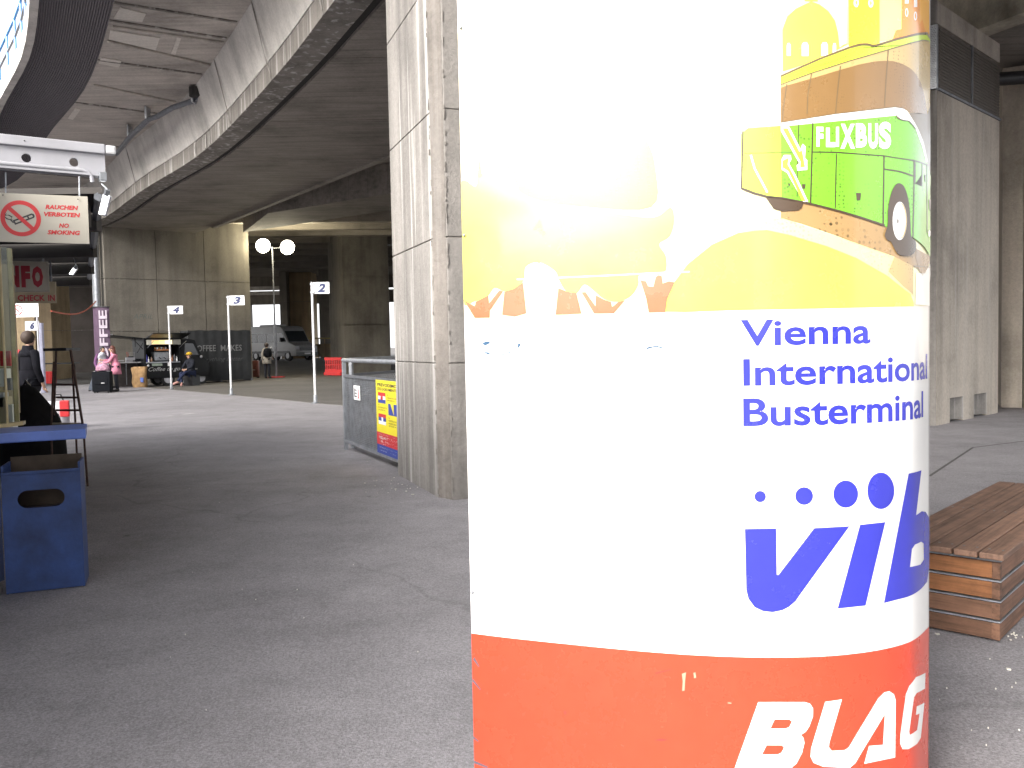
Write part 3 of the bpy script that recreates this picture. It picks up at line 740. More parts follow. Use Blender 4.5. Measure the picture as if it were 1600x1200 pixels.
I_brown = ink('dark_brown_print', (.07, .045, .028), .3)
I_mid = ink('mid_brown_print', (.24, .14, .055), .25, dots=.45, dscale=130)
I_sand = ink('tan_print', (.50, .36, .15), .25, dots=.5, dscale=110)
I_shade = ink('dotted_tan_print', (.36, .23, .10), .25, dots=1.0, dscale=62)
I_road = ink('road_band_print', (.72, .66, .30), .25, dots=.3)
I_dk2 = ink('olive_brown_print', (.16, .11, .055), .3)
I_wh = ink('white_print_gloss', (.82, .82, .8), .22)
I_blue = ink('blue_violet_vinyl', (.035, .04, .42), .22)
I_red = ink('red_vinyl', (.64, .062, .028), .24)
I_tape = mat('blue_tape', (.012, .07, .15), .5)
I_scr = mat('pale_scratch', (.6, .58, .56), .6)
I_scd = mat('dark_scratch', (.10, .09, .12), .6)
# body
bvs = [(0, .05), (SS[-1], .05), (SS[-1], 4.2), (0, 4.2)]
colmesh('column_body', bvs, [(0, 1, 2, 3)], I_white, 0)
MB().prism([p[:2] for p in PROF], .02, 4.19).build('core', I_white, adc, world=True).scale = (.985, .985, 1)
MB().prism([p[:2] for p in PROF[::2]], 0.0, .05).build('base_ring', M_gald, adc, world=True)
# red band with the operator's name
sE = SS[NF - 1] + .5
zz = [(0, .05), (sE, .05), (sE, ZR), (0, ZR)]
colmesh('red_band', zz, [(0, 1, 2, 3)], I_red, 1)
def z8(x, y): return (720 + x / 2.105, 960 + y / 2.105)
def Z8(l): return [z8(*p) for p in l]
pr('lettering', [Z8([(978, 288), (1130, 288), (1148, 293), (1158, 308), (1158, 335), (1146, 368), (1134, 386), (1118, 396), (1127, 406), (1130, 422), (1122, 455), (1104, 490), (1078, 512), (1040, 530), (890, 535)]),
                 Z8([(1032, 345), (1080, 345), (1089, 352), (1080, 370), (1068, 375), (1018, 375)]), Z8([(1006, 430), (1056, 430), (1063, 438), (1054, 454), (1043, 460), (990, 460)])], I_wh, 2)
pr('lettering', Z8([(1198, 287), (1253, 279), (1212, 420), (1210, 436), (1220, 448), (1262, 446), (1275, 437), (1372, 276), (1392, 256), (1408, 252), (1424, 262), (1430, 282), (1428, 470), (1326, 491), (1342, 432), (1388, 428), (1394, 328), (1296, 490), (1278, 505), (1190, 500), (1160, 488), (1150, 468), (1152, 440)]), I_wh, 2)
pr('lettering', Z8([(1527, 192), (1496, 206), (1474, 235), (1463, 262), (1445, 395), (1444, 425), (1452, 443), (1470, 443), (1500, 425), (1512, 405), (1524, 290), (1499, 302), (1496, 330), (1508, 326), (1500, 380), (1476, 396), (1474, 385), (1490, 272), (1499, 258), (1526, 243)]), I_wh, 2)
# the name goes on round the flank: U S S
sg, zg = colSZ(1449, 1085)
for ch, s0 in (('U', .012), ('S', .24), ('S', .46)):
    v_, f_, (a, b_, c, d) = text_geo(ch, .06, .18)
    colmesh('lettering', [(sg + s0 + (x - a) / (c - a) * .2, zg - .28 + (y - b_) / (d - b_) * .3) for x, y in v_], f_, I_wh, 2)
for q in ([(727, 195), (741, 190), (738, 215), (736, 250), (728, 252), (730, 220)], [(765, 192), (772, 190), (774, 208), (767, 210)], [(878, 288), (890, 290), (890, 294), (879, 293)]): pr('scuff', Z8(q), ink('pale_scuff', (.72, .30, .2), .6), 2)
for q in ([(640, 192), (690, 180), (690, 183), (640, 196)], [(635, 413), (660, 408), (683, 412), (660, 417)], [(338, 318), (346, 316), (348, 328), (340, 328)], [(45, 140), (62, 170), (60, 174), (40, 148)], [(40, 210), (66, 245), (64, 249), (38, 220)], [(44, 480), (90, 500), (88, 505), (42, 490)], [(42, 400), (60, 416), (58, 420), (42, 408)]): pr('scuff', Z8(q), I_scd if q[0][0] < 70 else ink('red_scuff', (.4, .05, .04)), 2)
# blue place name: three lines
def coltext(body, x0, ytop, ybase, x1, m, layer=2, bold=.0, shear=0, xh=None, ref=None):
    v_, f_, (a, b_, c, d) = text_geo(body, bold, shear, 4)
    # cap height of the font from its own reference letter
    rv, rf, (ra_, rb_, rc_, rdd) = text_geo(ref or body[0], bold, shear, 4)
    s0, zt_ = colSZ(x0, ytop); s0b, zb = colSZ(x0, ybase); s1, _ = colSZ(x1, ybase)
    k = (zt_ - zb) / (rdd - rb_)
    return colmesh('lettering', [(s0 + (x - a) / (c - a) * (s1 - s0), zb + (y - rb_) * k) for x, y in v_], f_, m, layer)
coltext('Vienna', 1157, 500, 541, 1360, I_blue, bold=.02)
coltext('International', 1161, 561, 603, 1448.5, I_blue, bold=.02)
coltext('Busterminal', 1161, 622.5, 666, 1442, I_blue, bold=.02)
# station emblem
def z7(l): return [(1140 + x / 2.309, 480 + y / 2.309) for x, y in l]
pr('emblem', z7([(55, 800), (168, 798), (170, 965), (176, 966), (305, 797), (432, 790), (255, 1035), (238, 1060), (215, 1080), (190, 1093), (155, 1100), (120, 1096), (90, 1082), (68, 1052), (60, 1020)]), I_blue, 2)
pr('emblem', z7([(470, 785), (561, 775), (490, 1076), (389, 1087)]), I_blue, 2)
pr('emblem', [z7([(645, 600), (691, 588), (672, 750), (692, 736), (706, 738), (722, 760), (730, 800), (724, 940), (712, 990), (690, 1016), (640, 1045), (556, 1067)]), z7([(657, 872), (668, 856), (690, 846), (699, 852), (700, 910), (688, 928), (650, 937)])], I_blue, 2)
for x, y, rx, ry in ((110, 683, 20.5, 20.5), (268.5, 681, 32, 32), (418.5, 674, 44.5, 49), (545, 662, 48.5, 66)): pr('emblem_dot', z7(circ(x, y, rx, ry, 32)), I_blue, 2)
# tape remnants and scratches on the white sheet
def z6(l): return [(720 + x / 3.157, 480 + y / 3.157) for x, y in l]
for q in ([(105, 178), (125, 168), (145, 168), (143, 178), (120, 190)], [(112, 220), (135, 222), (155, 234), (130, 232)], [(200, 233), (225, 226), (248, 217), (250, 222), (222, 231), (204, 237)], [(282, 180), (297, 176), (293, 192), (280, 206)],
          [(914, 202), (930, 194), (968, 190), (995, 198), (1008, 209), (990, 203), (965, 196), (935, 202), (917, 209)]): pr('tape_remnant', z6(q), I_tape, 2)
for q in ([(1048, 882), (1052, 882), (1062, 914), (1058, 914)], [(862, 1012), (868, 1014), (874, 1026), (868, 1024)], [(800, 978), (806, 978), (806, 983), (801, 983)], [(972, 1000), (978, 1000), (977, 1004)], [(34, 588), (42, 590), (40, 596)]): pr('scratch', z6(q), I_scd, 2)
# ---- coach poster (background sheet, skyline, trees, coach, road)
post = pr('poster_sheet', [(714, -90), (900, -90), (1100, -90), (1300, -90), (1452, -90), (1452, 200), (1452, 478), (1440, 478.5), (1300, 481), (1150, 485), (1000, 489), (860, 494), (721, 499), (717, 200)], I_cream, 1)
def z1(l): return [(1140 + x / 4.285, y / 4.285) for x, y in l]
def z2(l): return [(1140 + x / 4.285, 240 + y / 4.285) for x, y in l]
def z5(l): return [(710 + x / 2.858, 100 + y / 2.858) for x, y in l]
def pp_(name, c, m, l=2): return pr(name, c, m, l, post)
pp_('skyline_print', z1([(780, 300), (795, -200), (1180, -200), (1180, 260)]), I_paley, 2)
pp_('dome_print', z1([(355, 480), (352, 200), (385, 110), (440, 60), (500, 30), (545, 10), (600, 30), (660, 75), (705, 140), (725, 220), (735, 320), (760, 300), (800, 290), (600, 400)]), I_yel, 3)
pp_('dome_print', z1([(500, 10), (505, -60), (585, -60), (590, 12)]), I_yel, 3)
pp_('tower_print', z1([(795, 330), (797, -380), (1000, -380), (1003, 300)]), I_yelg, 3)
pp_('tower_print', z1([(1090, 262), (1110, 205), (1148, 195), (1150, -380), (1270, -380), (1270, 160), (1288, 130), (1305, 205), (1330, 222), (1250, 230)]), I_or, 3)
pp_('tower_print', z1([(1272, 200), (1272, -380), (1345, -380), (1345, 225)]), I_or2, 2)
for x, y, w, h in ((395, 332, 26, 85), (504, 330, 44, 92), (634, 330, 44, 92), (700, 330, 22, 80)):
    pp_('window_print', z1([(x - w / 2, y + h / 2), (x - w / 2, y - h * .3), (x - w * .25, y - h / 2), (x + w * .25, y - h / 2), (x + w / 2, y - h * .3), (x + w / 2, y + h / 2)]), I_wh, 4)
for x, y in ((845, 20), (943, 22)): pp_('window_print', [z1(circ(x, y, 17, 30, 18)), z1(circ(x, y, 6, 16, 12))], I_wh, 4)
for x, y in ((1182, 85), (1240, 108)): pp_('window_print', [z1(circ(x, y, 11, 30, 18)), z1(circ(x, y, 5, 20, 12))], I_wh, 4)
pp_('window_print', z1([(1170, 25), (1170, -60), (1195, -60), (1195, 25)]), I_wh, 4); pp_('window_print', z1([(1230, 50), (1230, -60), (1252, -60), (1252, 48)]), I_wh, 4)
# road and field under the coach
pp_('field_print', z2([(-460, 1058), (-400, 900), (-280, 740), (-120, 610), (60, 530), (240, 508), (400, 545), (650, 620), (850, 700), (1050, 815), (1205, 930), (1232, 1000), (1232, 1022), (700, 1036), (0, 1050), (-300, 1062)]), I_yel, 2)
pp_('road_print', z2([(100, 470), (340, 430), (700, 550), (1100, 690), (1230, 760), (1230, 960), (1050, 815), (850, 700), (650, 620), (400, 545), (250, 512), (100, 520)]), I_road, 3)
pp_('shadow_print', z2([(345, 300), (540, 330), (1020, 470), (1100, 560), (1230, 600), (1250, 640), (1335, 690), (1300, 800), (1225, 755), (1100, 690), (900, 620), (700, 545), (480, 470), (340, 430)]), I_shade, 4)
pp_('shadow_print', z2([(1100, 690), (1225, 755), (1225, 945), (1160, 890), (1060, 790)]), I_sand, 4)
pp_('shadow_print', z2([(1245, 640), (1338, 690), (1336, 720), (1310, 790), (1290, 820), (1262, 780), (1240, 700)]), I_mid, 5)
pp_('seam_print', z2([(1225, 750), (1345, 757), (1345, 762), (1225, 755)]), I_dk2, 6)
pp_('gap_print', z2([(1240, 1010), (1245, 800), (1300, 800), (1338, 740), (1345, 1020)]), I_wh, 5)
# coach; roof and glass prints stop at the glare edge, imitating its wash-out
pp_('coach_roof_line', z1([(340, 505), (600, 388), (800, 312), (870, 292), (920, 290), (962, 304), (1100, 260), (1250, 222), (1320, 216), (1350, 240), (1350, 330), (1000, 430), (340, 620)]), I_dk2, 5)
pp_('coach_roof_print', z1([(340, 520), (600, 404), (800, 328), (880, 308), (920, 308), (962, 320), (1100, 277), (1250, 238), (1315, 234), (1345, 256), (1345, 330), (1000, 430), (340, 620)]), I_lime, 6)
line('panel_line', z1([(430, 500), (560, 450), (700, 408), (800, 370)]), .8, I_dk2, 7, post)
pp_('coach_glass_print', z1([(340, 566), (545, 490), (800, 408), (1050, 335), (1200, 290), (1290, 268), (1330, 278), (1345, 300), (1345, 900), (1180, 900), (1100, 780), (355, 850), (340, 850)]), I_sand, 7)
line('panel_line', z1([(340, 568), (545, 492), (800, 410), (1050, 337), (1200, 292), (1290, 270), (1330, 278)]), 1.6, I_dk2, 8, post)
pp_('coach_glass_print', z1([(340, 590), (380, 575), (545, 528), (720, 475), (860, 435), (960, 415), (1030, 409), (1090, 412), (1150, 430), (1200, 458), (1240, 498), (1270, 550), (1292, 620), (1308, 700), (1316, 770), (1200, 755), (1100, 720), (340, 840)]), I_mid, 8)
pp_('coach_glass_print', z1([(1195, 758), (1316, 768), (1345, 700), (1345, 1250), (1320, 1120), (1280, 960), (1225, 830)]), I_dk2, 8)
for a in (([(380, 565), (355, 735), (352, 830)]), ([(545, 492), (520, 640), (515, 765)]), ([(737, 445), (715, 640), (705, 760)]), ([(1055, 335), (1040, 540), (1030, 715)])): line('panel_line', z1(a), 1.6, I_dk2, 9, post)
pp_('coach_stripe_print', z1([(340, 826), (700, 768), (1100, 720), (1150, 728), (1180, 745), (1215, 800), (1252, 865), (1290, 960), (1316, 1080), (1306, 1090), (1280, 990), (1235, 865), (1190, 812), (1140, 800), (1108, 776), (355, 848), (340, 850)]), I_wh, 10)
line('panel_line', z1([(340, 822), (700, 765), (1100, 718), (1160, 728)]), 1.3, I_dk2, 11, post)
gpoly = [(340, 846)] + [(355, 844), (700, 812), (1106, 774), (1120, 798), (1150, 808), (1190, 815), (1235, 866), (1280, 990), (1316, 1100)]
gp = z1(gpoly) + z2([(1340, 160), (1345, 300), (1345, 690), (1300, 630), (1215, 560), (1150, 560), (1025, 480), (700, 375), (540, 335), (345, 298)])
pp_('coach_body_print', gp, I_green, 9)
pp_('coach_body_print', z1([(75, 900), (120, 860), (355, 843)]) + z2([(352, 300), (240, 285), (75, 235)]), I_lime, 8)  # rear flank in lime: the glare's wash is put into the print colour
line('panel_line', z1([(88, 880), (82, 1100), (78, 1260)]), 2.6, I_brown, 9, post)
pp_('lamp_print', z1([(92, 1035), (112, 1050), (108, 1120), (90, 1160)]), I_or, 10)
line('panel_line', z2([(75, 232), (160, 265), (250, 290), (350, 300), (460, 322), (540, 338), (700, 378), (860, 425), (1030, 482)]), 3.4, I_brown, 10, post)
pp_('wheel_print', z2([(235, 288), (350, 300), (490, 330), (480, 365), (455, 382), (350, 388), (290, 370)]), I_brown, 10)
for a, w in (([(553, 820), (548, 1020), (538, 1310 + 50)], 2.4), ([(460, 830), (452, 1060), (448, 1320)], 1.6), ([(710, 1030), (706, 1200), (702, 1395)], 1.8), ([(1026, 1045), (1024, 1200), (1020, 1500)], 2.4), ([(550, 1020), (700, 1022), (1020, 1045), (1230, 1078), (1318, 1108)], 2.0),
             ([(1030, 1135), (1120, 1148), (1218, 1180)], 2.4), ([(1226, 1080), (1224, 1300), (1218, 1590)], 2.0), ([(100, 1028), (350, 1022), (420, 1022)], .9), ([(1233, 1090), (1232, 1230), (1278, 1250), (1280, 1095)], 1.6), ([(1312, 1110), (1312, 1560)], 1.3)):
    line('panel_line', z1(a), w, I_brown, 10, post)
line('panel_line', z1([(1106, 774), (1115, 795), (1150, 808), (1190, 812), (1235, 865)]), 1.4, I_brown, 11, post)
for x, y, w, h in ((856, 290, 34, 50), (492, 222, 26, 32), (395, 213, 14, 22), (1299, 167, 12, 50), (1330, 345, 14, 70)): pp_('handle_print', z2([(x - w / 2, y - h / 2), (x + w / 2, y - h / 2), (x + w / 2 - 4, y + h / 2), (x - w / 2 + 4, y + h / 2)]), I_brown, 11)
pp_('wheel_print', z2(smooth([(1048, 480), (1050, 380), (1068, 280), (1095, 218), (1125, 200), (1158, 222), (1182, 290), (1195, 380), (1200, 480), (1206, 555), (1235, 590), (1236, 640), (1215, 675), (1170, 686), (1120, 675), (1090, 630), (1070, 590), (1046, 580), (1030, 545)])), I_brown, 12)
pp_('wheel_print', z2(circ(1128, 452, 47, 128, 32)), I_wh, 13)
pp_('wheel_print', [z2(circ(1135, 452, 38, 118, 28)), z2(circ(1130, 452, 36, 114, 28))], I_sand, 14)
pp_('wheel_print', z2(circ(1115, 455, 5, 18, 12)), I_brown, 14)
pp_('lamp_print', z2(circ(1325, 535, 9, 24, 14)), I_wh, 12)
# arrow marks on the coach
ar1 = z1([(340, 850), (395, 850), (470, 1000), (485, 965), (505, 985), (500, 1060), (515, 1075), (515, 1140), (450, 1145), (445, 1110), (462, 1095), (340, 880)])
pp_('arrow_print', ar1, I_wh, 12)
pp_('arrow_print', z1([(350, 862), (385, 862), (462, 1018), (480, 1010), (492, 1075), (500, 1120), (468, 1125), (470, 1085)]), I_lime, 13)
pp_('arrow_print', z2([(345, 40), (360, 12), (405, 12), (410, 40), (395, 70), (440, 150), (522, 325), (490, 325), (380, 130), (345, 110)]), I_wh, 12)
pp_('arrow_print', z2([(350, 50), (392, 30), (385, 75), (430, 160), (505, 322), (480, 318), (390, 120), (350, 95)]), I_lime, 13)
line('arrow_print', z1([(140, 1040), (165, 1130), (250, 1290)]), 3, I_wh, 12, post)
# coach operator's name
for ch, x0, x1, y0, y1 in (('F', 577, 622, 852, 985), ('L', 640, 702, 858, 988), ('I', 706, 726, 852, 985), ('X', 735, 832, 832, 998), ('B', 838, 912, 828, 990), ('U', 920, 985, 828, 998), ('S', 990, 1072, 818, 1000)):
    v_, f_, (a, b_, c, d) = text_geo(ch, .055, 0, 4)
    colmesh('lettering', [colSZ(*z1([(x0 + (x - a) / (c - a) * (x1 - x0), y1 - (y - b_) / (d - b_) * (y1 - y0))])[0]) for x, y in v_], f_, I_wh, 12, post)
# trees at the left of the poster
pp_('tree_print', z5(smooth([(20, 700), (22, 545), (50, 520), (95, 548), (110, 500), (150, 475), (200, 472), (240, 520), (330, 590), (480, 630), (700, 665), (890, 685), (965, 640), (982, 700), (962, 770), (915, 805), (945, 860), (935, 935), (830, 940), (822, 985), (790, 1035), (730, 1062), (670, 1050), (620, 1010), (580, 985), (545, 1025), (500, 1015), (465, 960), (450, 925), (380, 885), (320, 905), (310, 965), (270, 1002), (225, 1015), (180, 1000), (150, 1035), (90, 1060), (35, 1050)])), I_yel, 3)
pp_('tree_print', z5(smooth([(215, 430), (185, 395), (180, 350), (195, 312), (183, 265), (192, 222), (215, 190), (222, 145), (255, 105), (300, 88), (345, 100), (385, 125), (425, 108), (402, 150), (500, 170), (700, 210), (850, 330), (900, 480), (880, 640), (600, 640), (330, 600), (262, 500)])), I_yel2, 2)
pp_('house_print', z5([(325, 905), (372, 885), (450, 925), (456, 1120), (322, 1113)]), I_wh, 4)
for c in ([(42, 1053), (92, 1082), (96, 1062), (152, 1032), (155, 1070), (202, 1010), (218, 1015), (160, 1100), (158, 1133), (92, 1134)], [(224, 1016), (268, 1003), (306, 975), (322, 1113), (270, 1128), (214, 1120)], [(465, 1000), (500, 1015), (545, 1022), (568, 1115), (452, 1120)],
          [(568, 1020), (586, 1018), (631, 1082), (632, 1032), (668, 1052), (700, 1062), (705, 1085), (735, 1060), (762, 1055), (712, 1113), (624, 1114)], [(830, 965), (856, 970), (866, 993), (888, 995), (900, 950), (912, 943), (927, 948), (930, 980), (958, 970), (984, 975), (950, 1050), (942, 1108), (868, 1110), (856, 1045)],
          [(380, 690), (385, 700), (394, 742), (412, 752), (397, 770), (376, 745), (352, 738), (372, 710)], [(113, 410), (122, 500), (103, 508)], [(366, 880), (378, 880), (386, 893), (372, 888)]): pp_('trunk_print', z5(c), I_salm, 5)
line('wire_print', z5([(280, 962), (450, 955), (700, 944), (930, 932), (1050, 928)]), 1.8, I_wh, 5, post)
# screw heads down the left edge of the sheet
for x, y in ((720, 44), (725, 368), (735, 925)):
    s_, z = colSZ(x, y); p, n = evalS(max(s_, .006)); MB().ball((p.x, p.y - .003, z), .005, 8, 4).build('screw', M_galv, adc, world=True, smooth='all')

# ================================================================== WOODEN BENCH
bc = G(1562, 1006); dl = Vector((-.735, .678, 0)); dr = Vector((.678, .735, 0))
M_w1 = wood('bench_wood_fresh', (.26, .11, .045), .5, (9, .7, 14)); M_w2 = wood('bench_wood_worn', (.17, .088, .054), .55, (.5, 9, 14)); M_w2e = wood('bench_wood_worn_end', (.17, .088, .054), .55, (9, .7, 14)); M_w3 = wood('bench_wood_top', (.20, .118, .082), .5, (.5, 16, 9))
bench = thing('wooden_bench', 'brown slatted wooden box bench to the right of the advertising column', 'bench', bc, math.atan2(dr.y, dr.x))
# local frame: x along the long side (away to the right), y towards the left end
W_, LN, hh = .52, 2.1, .093
for k in range(4):
    z0 = .012 + k * hh
    MB().box((.012, W_ / 2, z0 + hh / 2 - .006), (.024, W_ - .06, hh - .018)).build('end_plank', M_w1 if k > 1 else M_w2e, bench, bevel=.003)
    MB().box((LN / 2, .012, z0 + hh / 2 - .006), (LN - .06, .024, hh - .018)).build('side_plank', M_w2, bench, bevel=.003)
    MB().box((LN / 2, W_ - .012, z0 + hh / 2 - .006), (LN - .06, .024, hh - .018)).build('side_plank', M_w2, bench, bevel=.003)
    for yy in (.016, W_ - .016): MB().box((.014, yy, z0 + hh / 2 - .006), (.034, .034, hh - .016)).build('corner_post', M_w2, bench, bevel=.003)
    s_ = MB(); s_.box((.014, W_ / 2, z0 + hh - .007), (.036, W_ - .0, .007)); s_.box((LN / 2, .014, z0 + hh - .007), (LN, .036, .0068)); s_.build('metal_strip', M_galv, bench)
MB().box((LN / 2, W_ / 2, .19), (LN - .08, W_ - .08, .34)).build('inner_frame', M_dark, bench)
for k in range(5):
    MB().box((LN / 2 - .02, .045 + k * .107 - .02, .405), (LN + .06, .098, .028)).build('seat_slat', M_w3, bench, bevel=.005)
    for xx in (.04, LN * .48):
        for yy in (-.028, .028): MB().rings([(xx, .045 + k * .107 - .02 + yy, .419, .006, .006), (xx, .045 + k * .107 - .02 + yy, .4205, .005, .005)], 8).build('screw', M_gald, bench)

# ================================================================== MESH FENCE BY THE PILLAR
f0 = G(541, 703); f1 = G(622, 737); fd = (f1 - f0).normalized(); 
fence = thing('mesh_fence', 'low galvanised mesh fence with yellow notice, ending behind the near pillar', 'fence', f0, math.atan2(fd.y, fd.x))
FL = 3.2
def fence_run(t, L_, M=None, posts=(0,), dens=.046):
    for x in posts: MB().box((x, 0, .6), (.05, .05, 1.2), M=M).build('post', M_galv, t, bevel=.006)
    MB().tube([(-.03, 0, 1.23), (L_, 0, 1.23)], .028, 10, M=M).build('top_rail', M_galv, t, smooth=True)
    MB().box((L_ / 2, 0, 1.02), (L_, .035, .035), M=M).build('upper_rail', M_gald, t)
    MB().box((L_ / 2, 0, .13), (L_, .035, .04), M=M).build('lower_rail', M_galv, t)
    b = MB(); z0, z1 = .15, 1.0; H_ = z1 - z0; n = int((L_ + H_) / dens)
    for i in range(n):
        for sgn_ in (1, -1):
            xa, xb = (i * dens - H_, i * dens) if sgn_ > 0 else (i * dens, i * dens - H_)
            za, zb = z0, z1
            if xa < 0: za = z0 + (0 - xa) / (xb - xa) * H_; xa = 0
            if xb < 0: zb = z0 + (0 - xa) / (xb - xa) * H_; xb = 0
            if xa > L_: za = z0 + (xa - L_) / (xa - xb) * H_; xa = L_
            if xb > L_: zb = z0 + (L_ - xa) / (xb - xa) * H_; xb = L_
            if zb - za < .02: continue
            w = .0045; y = .002 * sgn_; b.add([(xa - w, y, za), (xa + w, y, za), (xb + w, y, zb), (xb - w, y, zb), (xa, y + .006, za), (xb, y + .006, zb)], [(0, 1, 2, 3), (0, 3, 5, 4), (1, 4, 5, 2)], M)
    b.build('wire_mesh', M_galv, t, kind='stuff')
fence_run(fence, FL, posts=(0, 2.9))
yn = Board(Vector((0, 0, 0)), (1, 0, 0), (0, 0, 1), fence)
def fx(x, y):   # distance along the fence for a pixel
    r = ray(x, y); m = Matrix(((r.x, -fd.x), (r.y, -fd.y))); return (m.inverted() @ Vector((f0.x, f0.y)))[1]
xa, xb = fx(591, 650), fx(626, 650)
pc = f0 + fd * xa; zt_ = EYE + ray(591, 593).z * (pc.y / ray(591, 593).y); zb_ = EYE + ray(591, 706).z * (pc.y / ray(591, 706).y)
poster = thing('fence_notice', 'yellow, red and blue translation notice tied to the mesh fence', 'notice', f0 + fd * xa, math.atan2(fd.y, fd.x))
h = zt_ - zb_; w = xb - xa; up = Vector((0, 0, 1)); fn = Vector((fd.y, -fd.x, 0))
Bd = Board(f0 + fd * xa + fn * .02 + Vector((0, 0, zb_)), fd, up, poster, .004); Bd.step = .0015
M_yelp = mat('yellow_notice', (.78, .66, .02), .4, var=.05); M_bp = mat('blue_notice', (.03, .06, .32), .4, var=.05)
Bd.plate('board', w, h, M_yelp)
Bd.rect('red_field', 0, .12 * h, w, .17 * h, M_redp); Bd.rect('blue_field', 0, 0, w, .12 * h, M_bp)
Bd.text('PREVODIMO', .08 * w, .915 * h, .86 * w, .045 * h, M_blackp, bold=.03); Bd.text('SVE DOKUMENTE', .08 * w, .86 * h, .86 * w, .04 * h, M_blackp, bold=.02)
def flag(x, y, cols):
    for i, m in enumerate(cols): Bd.rect('flag_stripe', x * w, (y + (2 - i) * .048) * h, .34 * w, .048 * h, m)
flag(.1, .69, (M_redp, M_whitep, M_bp)); flag(.1, .40, (M_redp, M_bp, M_whitep))
Bd.rect('flag_crest', .22 * w, .735 * h, .1 * w, .05 * h, M_redp, 2); Bd.rect('flag_crest', .24 * w, .44 * h, .08 * w, .06 * h, M_whitep, 2)
Bd.rect('flag_stripe', .56 * w, .55 * h, .36 * w, .15 * h, M_bp); Bd.poly('flag_triangle', [(.66 * w, .70 * h), (.80 * w, .70 * h), (.80 * w, .555 * h)], M_yelp, 2)
for s_, x, y in (('S', .52, .80), ('HRVATSKOG', .52, .765), ('JEZIKA', .52, .73), ('S', .1, .655), ('SLOVENSKOG', .1, .62), ('JEZIKA', .1, .585), ('S', .56, .50), ('SRPSKOG-', .56, .465), ('MAKEDONSKOG', .56, .43), ('JEZIKA', .56, .395)):
    Bd.text(s_, x * w, y * h, min(.055 * len(s_), .40) * w, .02 * h, M_blackp)
Bd.text('NAZOVITE NAS', .1 * w, .255 * h, .8 * w, .018 * h, M_whitep); Bd.text('HELMUT LAUDE', .1 * w, .20 * h, .82 * w, .04 * h, M_whitep, bold=.03); Bd.text('TEL. PREVODI', .1 * w, .155 * h, .8 * w, .028 * h, M_whitep, bold=.01); Bd.text('office', .1 * w, .132 * h, .7 * w, .01 * h, M_whitep)
Bd.text('OTVORENO SVAKI DAN', .1 * w, .075 * h, .8 * w, .02 * h, M_whitep); Bd.text('www', .15 * w, .035 * h, .3 * w, .015 * h, M_whitep); Bd.text('info', .6 * w, .035 * h, .25 * w, .018 * h, M_whitep)
sk = thing('fence_sticker', 'small white sticker with black and red marks on the mesh fence', 'sticker', f0)
xs_ = fx(555, 615); xe = fx(565, 615); p0 = f0 + fd * xs_; r = ray(555, 624); zs_ = EYE + r.z * (p0.y / r.y)
B2 = Board(p0 + fn * .02 + up * zs_, fd, up, sk, .002); w2, h2 = xe - xs_, .185
B2.plate('sheet', w2, h2, M_whitep)
for i in range(3): B2.rect('black_bar', .15 * w2, (.2 + i * .22) * h2, .35 * w2, .09 * h2, M_blackp)
B2.rect('black_bar', .12 * w2, .2 * h2, .1 * w2, .6 * h2, M_blackp); B2.poly('red_curl', [(.6 * w2, .1 * h2), (.85 * w2, .15 * h2), (.8 * w2, .8 * h2), (.7 * w2, .75 * h2), (.72 * w2, .25 * h2)], M_redp)
# second run going back behind the first
f2 = thing('mesh_fence', 'second mesh fence running back behind the low front one', 'fence', G(552, 700), R(72))
fence_run(f2, 4.0, posts=(0,), dens=.06)

# ================================================================== GATE FLAGS
def gate(num, xb, yb, yt, fx0, fx1, fy0, fy1, label):
    p = G(xb, yb); t = thing('gate_sign', label, 'gate sign', p, 0, 'numbered gate flags along the kerb')
    H = EYE + ray(xb - 3, yt).z * (p.y / ray(xb - 3, yt).y)
    MB().tube([(0, 0, 0), (0, 0, H)], .032, 8).build('pole', M_white, t, smooth=True)
    MB().rings([(0, 0, 0, .11, .11), (0, 0, .03, .11, .11)], 12).build('foot_plate', M_gald, t)
    MB().rings([(0, 0, .03, .05, .05), (0, 0, .22, .05, .05)], 10).build('collar', M_galv, t)
    w = (fx1 - fx0) / F * p.y; h = (fy1 - fy0) / F * p.y
    for z_ in (H - h + .04, H - .05): MB().box((.01, 0, z_), (.1, .085, .03)).build('clamp', M_galv, t)
    Bq = Board(p + Vector((.035, -.01, H - h)), (1, 0, 0), (0, 0, 1), t, .02); Bq.step = .004
    Bq.plate('flag_board', w, h, M_white)
    Bq.text(num, w * .26, h * .12, w * .5, h * .76, M_navy, bold=.05, shear=.25, name='number')
gate('4', 268, 608.5, 478, 267, 288, 478, 491, 'white gate flag reading 4 on a thin pole before the black coffee van')
gate('3', 361.5, 617.5, 462, 357, 381, 462, 477, 'white gate flag reading 3 on a thin white pole, in front of the dark hoarding')
gate('2', 493, 630.5, 441, 490, 515, 441, 459, 'white gate flag reading 2, nearest and tallest in the picture')
p6 = P(67, 590, 31)
g6 = thing('gate_sign', 'white gate flag reading 6, far left beside the man in black', 'gate sign', (p6.x, 31, 0), 0, 'numbered gate flags along the kerb')
MB().tube([(0, 0, 0), (0, 0, 2.5)], .10, 8).build('pole', mat('pale_lilac_post', (.36, .36, .46), .5), g6)
Bq = Board(Vector((p6.x - .5, 30.9, 2.23)), (1, 0, 0), (0, 0, 1), g6, .02); Bq.step = .004
Bq.plate('flag_board', .5, .34, M_white); Bq.text('6', .18, .05, .16, .25, M_navy, bold=.05, shear=.25, name='number')

